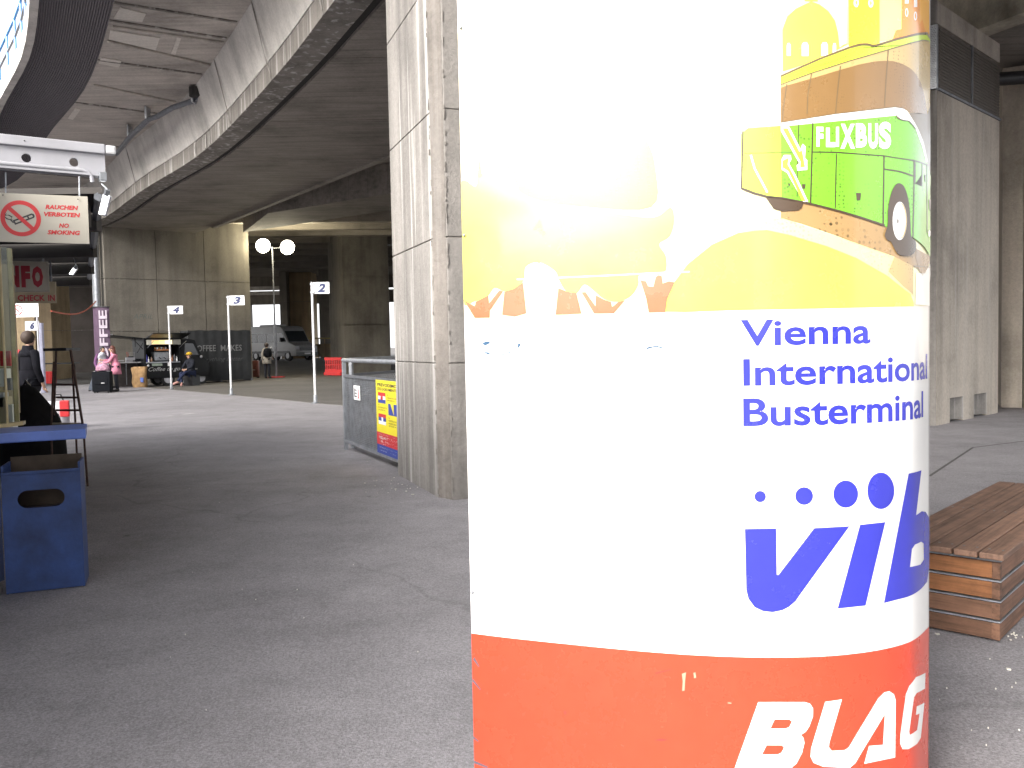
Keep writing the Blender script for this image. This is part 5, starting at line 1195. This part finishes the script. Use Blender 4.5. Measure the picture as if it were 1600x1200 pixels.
# dark hoarding with slogan
h0_, h1_ = P(296, 594, 37.3), P(394, 594, 39.3); hv = Vector((h1_.x - h0_.x, h1_.y - h0_.y, 0)); HLn = hv.length
ho = thing('dark_hoarding', 'dark cloth hoarding with a coffee slogan behind the gate three flag', 'hoarding', (h0_.x, h0_.y, 0), math.atan2(hv.y, hv.x))
M_tarp = mat('charcoal_tarp', (.03, .032, .034), .75, var=.3, scale=3)
b = MB(); n = 24
vs = []
for i in range(n + 1):
    x = HLn * i / n; z_ = 2.28 - .012 * math.sin(i * 1.1); y = .02 * math.sin(i * 1.9)
    vs += [(x, y, .05), (x, y * .4, z_), (x, y + .8, z_ - .02), (x, y + .8, .05)]
b.add(vs, [(4 * i + k_, 4 * i + (k_ + 1) % 4, 4 * i + 4 + (k_ + 1) % 4, 4 * i + 4 + k_) for i in range(n) for k_ in range(4)] + [(0, 1, 2, 3), (4 * n, 4 * n + 1, 4 * n + 2, 4 * n + 3)])
b.build('tarpaulin', M_tarp, ho, smooth=True)
for x in (0, HLn / 2, HLn): MB().box((x, .4, .05), (.08, .8, .1)).build('foot', M_gald, ho)
Bh = Board(Vector((h0_.x, h0_.y, 0)) + Vector((hv.y, -hv.x, 0)).normalized() * .03, hv, (0, 0, 1), ho); Bh.step = .004
M_lett = mat('grey_lettering', (.22, .22, .22), .6)
Bh.text('COFFEE', HLn * .05, 1.36, HLn * .37, .27, M_lett, bold=.01); Bh.text('MAKES', HLn * .50, 1.36, HLn * .34, .27, M_lett, bold=.01)
Bh.text('everything better', HLn * .12, .86, HLn * .74, .24, mat('dim_lettering', (.10, .10, .105), .6), shear=.45)
# rolled banner COFFEE
bn0 = P(163, 600, 33.5)
bn = thing('coffee_banner', 'tall purple banner with COFFEE written upwards, behind the two travellers', 'banner', (bn0.x, 33.5, 0))
wB, zB0, zB1 = .62, .15, EYE + ray(163, 480).z * 33.5 / ray(163, 480).y
M_purp = mat('purple_fabric', (.095, .055, .095), .7, var=.2, scale=4)
b = MB(); n = 10; vs = []
for i in range(n + 1):
    x = -wB / 2 + wB * i / n; y = -.10 * math.cos((x / wB) * 2.6); 
    vs += [(x, y, zB0), (x, y, zB1), (x, y + .02, zB1), (x, y + .02, zB0)]
b.add(vs, [(4 * i + k_, 4 * i + (k_ + 1) % 4, 4 * i + 4 + (k_ + 1) % 4, 4 * i + 4 + k_) for i in range(n) for k_ in range(4)] + [(0, 1, 2, 3), (4 * n, 4 * n + 1, 4 * n + 2, 4 * n + 3)])
b.build('fabric', M_purp, bn, smooth=True)
MB().box((0, 0, .06), (.7, .35, .1)).build('foot', M_black, bn); MB().tube([(0, .03, 0), (0, .03, zB1 + .02)], .02, 6).build('pole', M_galv, bn)
MB().box((0, -.05, zB1 + .015), (wB + .02, .14, .035)).build('top_bar', M_black, bn)
Bb = Board(bn0 * 1 + Vector((0, -.118, 0)) - Vector((0, bn0.y - 33.5, bn0.z)), (1, 0, 0), (0, 0, 1), bn); Bb.step = .003
Bb.text('COFFEE', -.06, zB1 - 2.62, .33, 2.5, mat('lilac_lettering', (.42, .36, .42), .6), bold=.03, turn=True)

# red plastic barrier
rbp = P(507, 585, 44); rb2 = P(533, 585, 43)
rbv = Vector((rb2.x - rbp.x, rb2.y - rbp.y, 0)); RW = rbv.length
rbr = thing('red_barrier', 'bright red slotted plastic barrier on the bus lane beyond the mesh fence', 'barrier', (rbp.x, rbp.y, 0), math.atan2(rbv.y, rbv.x))
MB().box((RW / 2, .1, .10), (RW, .3, .16)).build('foot', M_red, rbr, bevel=.02); MB().box((RW / 2, .06, .25), (RW, .06, .14)).build('lower_rail', M_red, rbr); MB().box((RW / 2, .06, .85), (RW, .06, .14)).build('top_rail', M_red, rbr)
for i in range(9): MB().box((RW * (i + .5) / 9, .06, .55), (.055, .05, .48)).build('slat', M_red, rbr)
MB().box((RW / 2, .06, .55), (RW, .04, .05)).build('middle_rail', M_red, rbr)
# yellow far rail
fr_ = thing('far_barrier', 'thin yellow topped barrier far away between minibus and square pier', 'barrier')
a, c = P(478, 528.5, 66), P(517, 528.5, 64)
MB().tube([a, c], .05, 6).build('rail', mat('faded_yellow', (.5, .4, .12), .6), fr_, world=True)
for i in range(5):
    p = a.lerp(c, i / 4); MB().tube([(p.x, p.y, gz(p.y)), (p.x, p.y, p.z)], .04, 6).build('post', M_ochre, fr_, world=True)
MB().add([(a.x, a.y, .75), (c.x, c.y, .75), (c.x, c.y, p.z - .4), (a.x, a.y, p.z - .4)], [(0, 1, 2, 3)]).build('infill_panel', M_ochre, fr_, world=True)

# ================================================================== WHITE MINIBUS
Yv = 62; gv = gz(Yv)
vb0 = P(394, 560, Yv)
mb = thing('white_minibus', 'white high roofed minibus parked far off under the flyover, nose to the right', 'minibus', (vb0.x - .85, Yv + 1.8, gv), R(-38))
M_vanw = mat('van_white', (.30, .30, .31), .35, var=.08)
prof = [(0, .35), (0, 2.35), (.25, 2.5), (3.6, 2.5), (3.95, 2.42), (4.2, 2.2), (4.75, 1.32), (5.45, 1.1), (5.6, .85), (5.62, .4), (5.5, .32), (.1, .32)]
bd = MB().side(prof, 0, 1.9).build('body', M_vanw, mb, bevel=.06, smooth=True)
for x0, x1 in ((.3, 1.2), (1.3, 2.3), (2.4, 3.3)): MB().box(((x0 + x1) / 2, -.005, 1.65), (x1 - x0, .03, .62)).build('side_window', M_glass, mb, bevel=.01)
MB().side([(3.5, 1.36), (3.5, 1.98), (4.15, 1.98), (4.55, 1.36)], -.02, .02).build('door_window', M_glass, mb)
MB().add([(4.27, .12, 2.12), (4.27, 1.78, 2.12), (4.76, 1.8, 1.37), (4.76, .1, 1.37), (4.2, .12, 2.1), (4.2, 1.78, 2.1), (4.68, 1.8, 1.33), (4.68, .1, 1.33)], [(0, 1, 2, 3), (7, 6, 5, 4), (0, 3, 7, 4), (1, 5, 6, 2), (0, 4, 5, 1), (3, 2, 6, 7)]).build('windscreen', M_glass, mb)
MB().box((5.61, .95, .82), (.06, 1.2, .22)).build('grille', M_black, mb); MB().box((5.63, .95, .48), (.08, 1.86, .24)).build('bumper', M_black, mb); MB().box((5.68, .95, .5), (.02, .52, .11)).build('number_plate', M_white, mb)
for y in (.16, 1.74): MB().box((5.56, y, .92), (.1, .26, .24)).build('headlight', M_whitem, mb, bevel=.02)
MB().box((2.6, -.012, .62), (4.6, .03, .16)).build('side_trim', M_black, mb)
for x in (1.0, 4.7):
    for y in (-.02, 1.7):
        w_ = MB().tube([(x, y, .36), (x, y + .22, .36)], .36, 20).build('wheel', M_rubber, mb, smooth=True); MB().tube([(x, y - .02, .36), (x, y + .03, .36)], .19, 14).build('rim', M_whitem, w_)
MB().box((4.15, -.14, 1.5), (.1, .2, .3)).build('mirror', M_black, mb); MB().box((1.8, .95, 2.56), (1.5, 1.2, .12)).build('roof_hatch', M_whitem, mb, bevel=.03)

# ================================================================== KIOSK AT THE LEFT EDGE
kio = thing('ticket_kiosk', 'dark blue ticket kiosk cut by the left edge, with blue counter and brass framed glass', 'kiosk')
c1_, c0_ = G(134, 670, .962), G(-90, 682, .962); c1_.z = c0_.z = 0
kd = (c0_ - c1_).normalized(); kn = Vector((kd.y, -kd.x, 0)); kn = kn if kn.y > 0 else -kn    # kn points away from the camera
MB().prism([c1_[:2], c0_[:2], (c0_ + kn * .42)[:2], (c1_ + kn * .42)[:2]], .905, .962).build('counter', M_bluel, kio, bevel=.008)
# kiosk body behind and below the counter
k0 = P(27, 600, 5.35); k1 = P(-120, 600, 4.6); 
kb0, kb1 = Vector((k0.x, k0.y, 0)), Vector((k1.x, k1.y, 0)); kbd = (kb1 - kb0).normalized(); kbn = Vector((kbd.y, -kbd.x, 0)); kbn = kbn if kbn.y > 0 else -kbn
pb0 = P(2, 800, 5.3); 
MB().prism([(pb0.x, pb0.y), (kb1.x, kb1.y), (-5.2, 6.5), (pb0.x * 1.4 - .05, pb0.y * 1.4)], 0, .904).build('lower_wall', M_blue, kio)
MB().prism([(pb0.x + .16, pb0.y + .0), (kb1.x, kb1.y + .05), (kb1.x, kb1.y + .4), (pb0.x + .12, pb0.y + .1)], .964, .985).build('window_sill', M_gold, kio)
MB().prism([(-3.12, 4.6), (-3.3, -1.0), (-8, -1.0), (-8, 8.6), (-5.35, 8.6)], 0, 2.40).build('shade_wall', M_blue, kio)  # added unseen wall, stretched towards the camera to shade bin and ground
MB().prism([(-2.9, 4.3), (-2.98, -1.2), (-8.2, -1.2), (-8.2, 8.6), (-5.35, 8.6)], 2.47, 2.56).build('roof', M_gald, kio)  # added unseen roof over that wall, blocking sun and sky
zt1, zt2 = .965, 2.05
def kpost(px_, Y, w, m): 
    p = P(px_, 600, Y); return MB().box((p.x, p.y, (zt1 + zt2) / 2), (w, .05, zt2 - zt1), .5).build('window_post', m, kio, bevel=.006)
kpost(24, 5.35, .03, M_gold); kpost(9, 5.24, .014, M_gold)
MB().add([tuple(P(27, 600, 5.35)[:2]) + (zt1,), tuple(P(-60, 600, 5.0)[:2]) + (zt1,), tuple(P(-60, 600, 5.0)[:2]) + (zt2,), tuple(P(27, 600, 5.35)[:2]) + (zt2,),
          tuple((P(27, 600, 5.35) + Vector((-.002, .008, 0)))[:2]) + (zt1,), tuple((P(-60, 600, 5.0) + Vector((-.002, .008, 0)))[:2]) + (zt1,), tuple((P(-60, 600, 5.0) + Vector((-.002, .008, 0)))[:2]) + (zt2,), tuple((P(27, 600, 5.35) + Vector((-.002, .008, 0)))[:2]) + (zt2,)],
         [(0, 1, 2, 3), (7, 6, 5, 4), (0, 3, 7, 4), (1, 5, 6, 2), (0, 4, 5, 1), (3, 2, 6, 7)])
gm, N, L, bb = nt('window_glass'); setv(bb, Roughness=.03, Transmission_Weight=1.0, IOR=1.3, Base_Color=(.8, .85, .72, 1))
ga, gb_ = P(27, 600, 5.33), P(-60, 600, 5.0)
MB().prism([ga[:2], gb_[:2], (gb_.x, gb_.y + .008), (ga.x, ga.y + .008)], zt1, zt2).build('window_pane', gm, kio)
# goods inside on shelves, seen dimly
M_in = mat('beige_interior', (.30, .25, .16), .7, var=.3, scale=3)
ia, ib = P(24, 600, 6.3), P(-60, 600, 6.0)
MB().prism([ia[:2], ib[:2], (ib.x, ib.y + .05), (ia.x, ia.y + .05)], .97, 2.05).build('inner_board', M_in, kio)
for i, (px_, py_, w_, h_, m) in enumerate(((6, 650, .09, .26, M_tan), (18, 655, .05, .2, M_white), (4, 590, .08, .12, M_whitep), (15, 600, .05, .08, M_gald), (12, 560, .07, .1, M_redp), (3, 625, .06, .1, M_whitem))):
    p = P(px_, py_, 5.75); MB().box(p, (w_, .06, h_)).build('displayed_item', m, kio, bevel=.004)
# white canopy beam with holes
b0, b1 = P(163, 240, 5.15), P(-60, 240, 4.75); bd_ = Vector((b0.x - b1.x, b0.y - b1.y, 0)).normalized(); BLn = (Vector((b0.x, b0.y, 0)) - Vector((b1.x, b1.y, 0))).length
beam = thing('canopy_beam', 'white steel canopy beam with round holes over the kiosk at upper left', 'canopy beam', (b1.x, b1.y, 0), math.atan2(bd_.y, bd_.x))
def zat(x, y, Y): r = ray(x, y); return EYE + r.z * Y / r.y
z1t = zat(163, 227, 5.15); z1b = zat(163, 242, 5.15); z2b = zat(163, 277, 5.15)
MB().box((BLn / 2, 0, (z1t + z1b) / 2), (BLn, .07, z1t - z1b)).build('top_chord', M_whitem, beam, bevel=.006)
MB().box((BLn + .03, 0, (z1t + z1b) / 2), (.06, .066, z1t - z1b - .004)).build('end_cap', M_white, beam, bevel=.012)
# web plate with real holes
def hx(x): 
    r = ray(x, 250); A_ = Matrix(((r.x, -bd_.x), (r.y, -bd_.y))); return (A_.inverted() @ Vector((b1.x, b1.y)))[1]
hs = [(hx(x), (z1b * .53 + z2b * .47), .025) for x in (41, 115, -35)]
outer = [(0, z2b), (BLn, z2b), (BLn, z1b - .001), (0, z1b - .001)]
vs, fs = tess([outer] + [circ(x, z, r_, r_, 18)[::-1] for x, z, r_ in hs])
wbm = MB()
for y in (-.012, .012): wbm.add([(x, y, z) for x, z in vs], fs)
for x, z, r_ in hs:
    c_ = circ(x, z, r_, r_, 18); wbm.add([(p[0], -.012, p[1]) for p in c_] + [(p[0], .012, p[1]) for p in c_], [(i, (i + 1) % 18, 18 + (i + 1) % 18, 18 + i) for i in range(18)])
wbm.add([(p[0], y, p[1]) for p in outer for y in (-.012, .012)], [(0, 2, 3, 1), (2, 4, 5, 3), (4, 6, 7, 5), (6, 0, 1, 7)])
wbm.build('web_plate', M_whitem, beam)
MB().tube([(0, -.03, z2b + .024), (BLn - .13, -.03, z2b + .024), (BLn - .10, -.03, z2b + .018), (BLn - .08, -.03, z2b + .0), (BLn - .075, -.03, z2b - .04)], .012, 10).build('conduit', M_whitem, beam, smooth=True)
MB().box((BLn / 2, 0, z2b + .004), (BLn - .02, .08, .012)).build('bottom_flange', M_whitem, beam)
MB().box((BLn - .02, -.03, z2b - .005), (.04, .05, .05)).build('junction_bracket', M_galv, beam, bevel=.004)
for x in (.3, .75, 1.1): 
    if x < BLn: MB().ball((x, -.037, (z1t + z1b) / 2), .004, 6, 4).build('rivet', M_black, beam)
# canopy roof stretching back under the flyover
cr = thing('kiosk_canopy', 'dark underside of the kiosk canopy behind the white beam', 'canopy')
M_cano = mat('dark_soffit_panel', (.05, .044, .04), .8, var=.35, scale=2)  # dark brown, mottled at random
e0, e1 = P(158, 285, 5.6), P(140, 425, 12.5)
bk = 8
for i in range(bk):
    t0, t1_ = i / bk, (i + 1) / bk - .012
    a, c = e0.lerp(e1, t0), e0.lerp(e1, t1_); z_ = 2.42 + .0 * i
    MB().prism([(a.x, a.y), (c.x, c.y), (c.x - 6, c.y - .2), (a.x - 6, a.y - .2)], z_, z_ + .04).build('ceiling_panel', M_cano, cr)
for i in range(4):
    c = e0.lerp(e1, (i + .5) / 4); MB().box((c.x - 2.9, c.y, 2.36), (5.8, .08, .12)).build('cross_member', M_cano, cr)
MB().tube([(e0.x - .02, e0.y, 2.40), (e1.x - .02, e1.y, 2.40)], .03, 6).build('edge_tube', M_gald, cr)
for f_ in (.2, .55, .9):
    p = e0.lerp(e1, f_); MB().tube([(p.x - 3.2, p.y, 0), (p.x - 3.2, p.y, 2.42)], .04, 8).build('post', M_gald, cr)
# second, brown beam behind with faint holes
MB().box((e0.x - 1.62, 5.95, 2.33), (2.8, .05, .16), -.05).build('inner_beam', M_cano, cr)

# signs
M_signw = mat('sign_cream', (.44, .41, .345), .5, var=.06)
def nosmoke(o, u, v, parent, w, h, mw, mr, mk, bigcirc=True):
    S = Board(o, u, v, parent, .006); S.plate('sign_board', w, h, mw)
    cx_, cy_, r_ = w * .26, h * .49, h * .37
    S.poly('prohibition_ring', [circ(cx_, cy_, r_, r_, 40), circ(cx_, cy_, r_ * .77, r_ * .77, 40)], mr)
    # cigarette and smoke
    ca = R(24); cc_ = Vector((cx_, cy_)); u_ = Vector((math.cos(ca), math.sin(ca))); n_ = Vector((-math.sin(ca), math.cos(ca)))
    def cp(a, b_): q_ = cc_ + u_ * a * r_ + n_ * b_ * r_; return (q_.x, q_.y)
    S.poly('cigarette', [[cp(-.42, -.22), cp(.62, -.22), cp(.70, -.14), cp(.70, -.02), cp(.62, .05), cp(-.42, .05)], [cp(-.34, -.14), cp(.32, -.14), cp(.32, -.03), cp(-.34, -.03)], [cp(.40, -.14), cp(.60, -.14), cp(.60, -.03), cp(.40, -.03)]], mk)
    for pts in ([(-.44, -.1), (-.5, .1), (-.36, .22), (-.48, .38), (-.62, .42), (-.6, .56)], [(-.42, .06), (-.62, .2), (-.7, .36), (-.52, .5)]):
        L_ = [cp(a - .03, b_) for a, b_ in pts] + [cp(a + .03, b_ + .02) for a, b_ in pts[::-1]]; S.poly('smoke_curl', L_, mk)
    dd = R(-45); du = Vector((math.cos(dd), math.sin(dd))); dn = Vector((-du.y, du.x))
    S.poly('prohibition_bar', [tuple(cc_ + du * a * r_ + dn * b_ * r_) for a, b_ in ((-.86, -.11), (.86, -.11), (.86, .11), (-.86, .11))], mr, 2)
    for s_, x, y, ww in (('RAUCHEN', .53, .70, .36), ('VERBOTEN', .51, .55, .40), ('NO', .67, .32, .11), ('SMOKING', .54, .175, .36)):
        S.text(s_, x * w, y * h, ww * w, .095 * h, mr, bold=.04, shear=.2)
    return S
s0, s1 = P(-6, 340, 4.86), P(138, 340, 5.04); su = Vector((s1.x - s0.x, s1.y - s0.y, 0)); SW = su.length
zb_ = zat(138, 381, 5.04); zt_ = zat(138, 307, 5.04)
ns = thing('no_smoking_sign', 'large cream no smoking sign reading RAUCHEN VERBOTEN hanging under the canopy beam', 'sign', (s0.x, s0.y, zb_))
nosmoke(Vector((s0.x, s0.y, zb_)), su, (0, 0, 1), ns, SW, zt_ - zb_, M_signw, M_redp, M_blackp)
for x, y in ((.09, .95), (.90, .93)):
    p = s0 + su * x; MB().ball((p.x, p.y - .008, zb_ + (zt_ - zb_) * y), .004, 6, 4).build('screw', M_blackp, ns, world=True)
for x in (.1, .9):
    p = s0 + su * x; MB().tube([(p.x, p.y + .01, zt_ - .02), (p.x, p.y + .02, 2.42)], .004, 5).build('hanger', M_galv, ns, world=True)
# info box
i0, i1 = P(-40, 430, 8.7), P(76, 430, 9.0); iu = Vector((i1.x - i0.x, i1.y - i0.y, 0)); IW = iu.length; zb_, zt_ = zat(76, 455.5, 9), zat(76, 409, 9)
inf = thing('info_sign', 'boxy cream INFO sign with dark red letters under the canopy', 'sign', (i0.x, i0.y, zb_))
M_sdim = mat('sign_dim', (.46, .41, .35), .6, var=.1); M_maroon = mat('maroon_print', (.36, .02, .04), .6, var=.05)
S = Board(Vector((i0.x, i0.y, zb_)), iu, (0, 0, 1), inf, .12); IH = zt_ - zb_; S.plate('sign_box', IW, IH, M_sdim)
for nm, x, y, w_, h_ in (('frame_strip', 0, IH - .012, IW, .012), ('frame_strip', 0, 0, IW, .012), ('frame_strip', IW - .012, .012, .012, IH - .024)): S.rect(nm, x, y, w_, h_, M_signw, 3)
for ch, xa_, xb_ in (('I', -6, 2), ('N', 9, 29), ('F', 32, 46.5), ('O', 49, 67)):
    fa, fb = (xa_ + 40) / 116 * IW, (xb_ + 40) / 116 * IW; S.text(ch, fa, IH * .13, fb - fa, IH * .72, M_maroon, bold=.07)
j0, j1 = P(-20, 465, 9.3), P(88, 465, 9.5); ju = Vector((j1.x - j0.x, j1.y - j0.y, 0)); JW = ju.length; zb_, zt_ = zat(88, 473.5, 9.5), zat(88, 440, 9.5)
chk = thing('check_in_sign', 'brownish CHECK IN board just below the INFO sign', 'sign', (j0.x, j0.y, zb_))
S = Board(Vector((j0.x, j0.y, zb_)), ju, (0, 0, 1), chk, .03); S.plate('sign_board', JW, zt_ - zb_, mat('brown_board', (.36, .30, .21), .7))
S.text('CHECK', (27 + 20) / 108 * JW, (zt_ - zb_) * .1, 43 / 108 * JW, (zt_ - zb_) * .28, M_maroon, bold=.03); S.text('IN', (75 + 20) / 108 * JW, (zt_ - zb_) * .1, 10.5 / 108 * JW, (zt_ - zb_) * .28, M_maroon, bold=.03)
for q_ in (inf, chk):
    for f_ in (.3, .9):
        p = i0 + iu * f_ if q_ is inf else j0 + ju * f_; MB().tube([(p.x, p.y + .05, zt_ - .02), (p.x, p.y + .05, 2.45)], .01, 6).build('hanger', M_gald, q_, world=True)
m0, m1 = P(16, 484, 18), P(60, 484, 18); zb_, zt_ = zat(60, 495, 18), zat(60, 473, 18)
sn = thing('no_smoking_sign', 'small bright white no smoking sign farther off, above the gate six flag', 'sign', (m0.x, 18, zb_))
S = nosmoke(Vector((m0.x, 18, zb_)), (m1.x - m0.x, 0, 0), (0, 0, 1), sn, m1.x - m0.x, zt_ - zb_, mat('bright_white_board', (.85, .85, .85), .4), M_redp, M_gald); 
MB().tube([(m1.x - .05, 18.03, 0), (m1.x - .05, 18.03, zb_ + .1)], .02, 6).build('post', M_whitem, sn, world=True)
# bare fluorescent floodlights under the canopy
def strip_lamp(label, pts, Y, w, sgn_=1):
    a, c = P(*pts[0], Y), P(*pts[1], Y + .05); t = thing('strip_lamp', label, 'lamp', a, 0, 'small lit lamps hanging under the canopy')
    d = (c - a); M_l = emis('cold_lamp_glow', (1, 1, 1), 1.6)
    for o_ in (-.6, .6): MB().tube([a + Vector((o_ * w, 0, 0)), c + Vector((o_ * w, 0, 0))], w * .5, 8).build('lit_tube', M_l, t, world=True, smooth=True)
    MB().tube([a + Vector((0, .03, 0)), c + Vector((0, .03, 0))], w * 1.1, 8).build('reflector', M_whitem, t, world=True)
    up_ = a + (a - c).normalized() * w * 2.2; MB().tube([a, up_], w * 1.0, 8).build('lamp_cap', M_galv, t, world=True)
    MB().tube([up_, (up_.x - w * 2, up_.y, 2.44)], w * .3, 6).build('hanger', M_galv, t, world=True)
strip_lamp('small lit twin tube lamp hanging from the right end of the canopy beam', ((166, 305), (159, 334)), 5.4, .018)
strip_lamp('small lit twin tube lamp deeper under the canopy, left of the pier', ((117, 419), (111, 428)), 9.2, .018)
# orange cable
cb_ = thing('orange_cable', 'thin orange cable sagging from the kiosk to the pier', 'cable')
a, c = P(80, 486, 20), P(150, 471, 33); pts = [a.lerp(c, i / 10) - Vector((0, 0, .25 * math.sin(math.pi * i / 10))) for i in range(11)]
MB().tube(pts, .02, 5).build('cable_run', mat('orange_rubber', (.4, .07, .03), .6), cb_, world=True)

# ================================================================== BLUE LITTER BIN
q0, q1 = G(10, 931), G(133, 917.5); qd = (q1 - q0).normalized(); QW = (q1 - q0).length
ztb = zat(128, 731, q1.y)
bin_ = thing('litter_bin', 'blue sheet metal litter bin with oval slot under the kiosk counter', 'litter bin', q0, math.atan2(qd.y, qd.x))
DP = .27; outer = [(0, .01), (QW, .01), (QW, ztb), (0, ztb)]
sx0, sx1, szc = QW * .19, QW * .79, ztb - .165; rr_ = .052
slot = [(sx1 - rr_ + rr_ * math.cos(a_), szc + rr_ * math.sin(a_)) for a_ in [R(-90 + 180 * i / 8) for i in range(9)]] + [(sx0 + rr_ + rr_ * math.cos(a_), szc + rr_ * math.sin(a_)) for a_ in [R(90 + 180 * i / 8) for i in range(9)]]
vs, fs = tess([outer, slot[::-1]]); b = MB()
for y in (0, .012): b.add([(x, y, z) for x, z in vs], fs)
b.add([(p[0], 0, p[1]) for p in slot] + [(p[0], .012, p[1]) for p in slot], [(i, (i + 1) % 18, 18 + (i + 1) % 18, 18 + i) for i in range(18)])
b.add([(p[0], y, p[1]) for p in outer for y in (0, .012)], [(0, 2, 3, 1), (2, 4, 5, 3), (4, 6, 7, 5), (6, 0, 1, 7)])
b.build('front_panel', M_blue, bin_, bevel=.003)
MB().box((QW / 2, -.004, ztb - .008), (QW, .012, .018)).build('folded_rim', M_blue, bin_, bevel=.003)
for x in (.006, QW - .006): MB().box((x, DP / 2 + .006, ztb / 2 + .02), (.012, DP - .012, ztb + .03)).build('side_panel', M_blue, bin_)
M_brn = mat('brown_liner', (.10, .075, .055), .8, var=.3, scale=10)
MB().box((QW / 2, DP, ztb / 2 + .03), (QW - .024, .012, ztb + .06)).build('back_panel', M_brn, bin_)
MB().box((QW / 2, DP * .62, (ztb - .24) / 2), (QW - .04, DP * .6, ztb - .24)).build('inner_bin', M_brn, bin_)
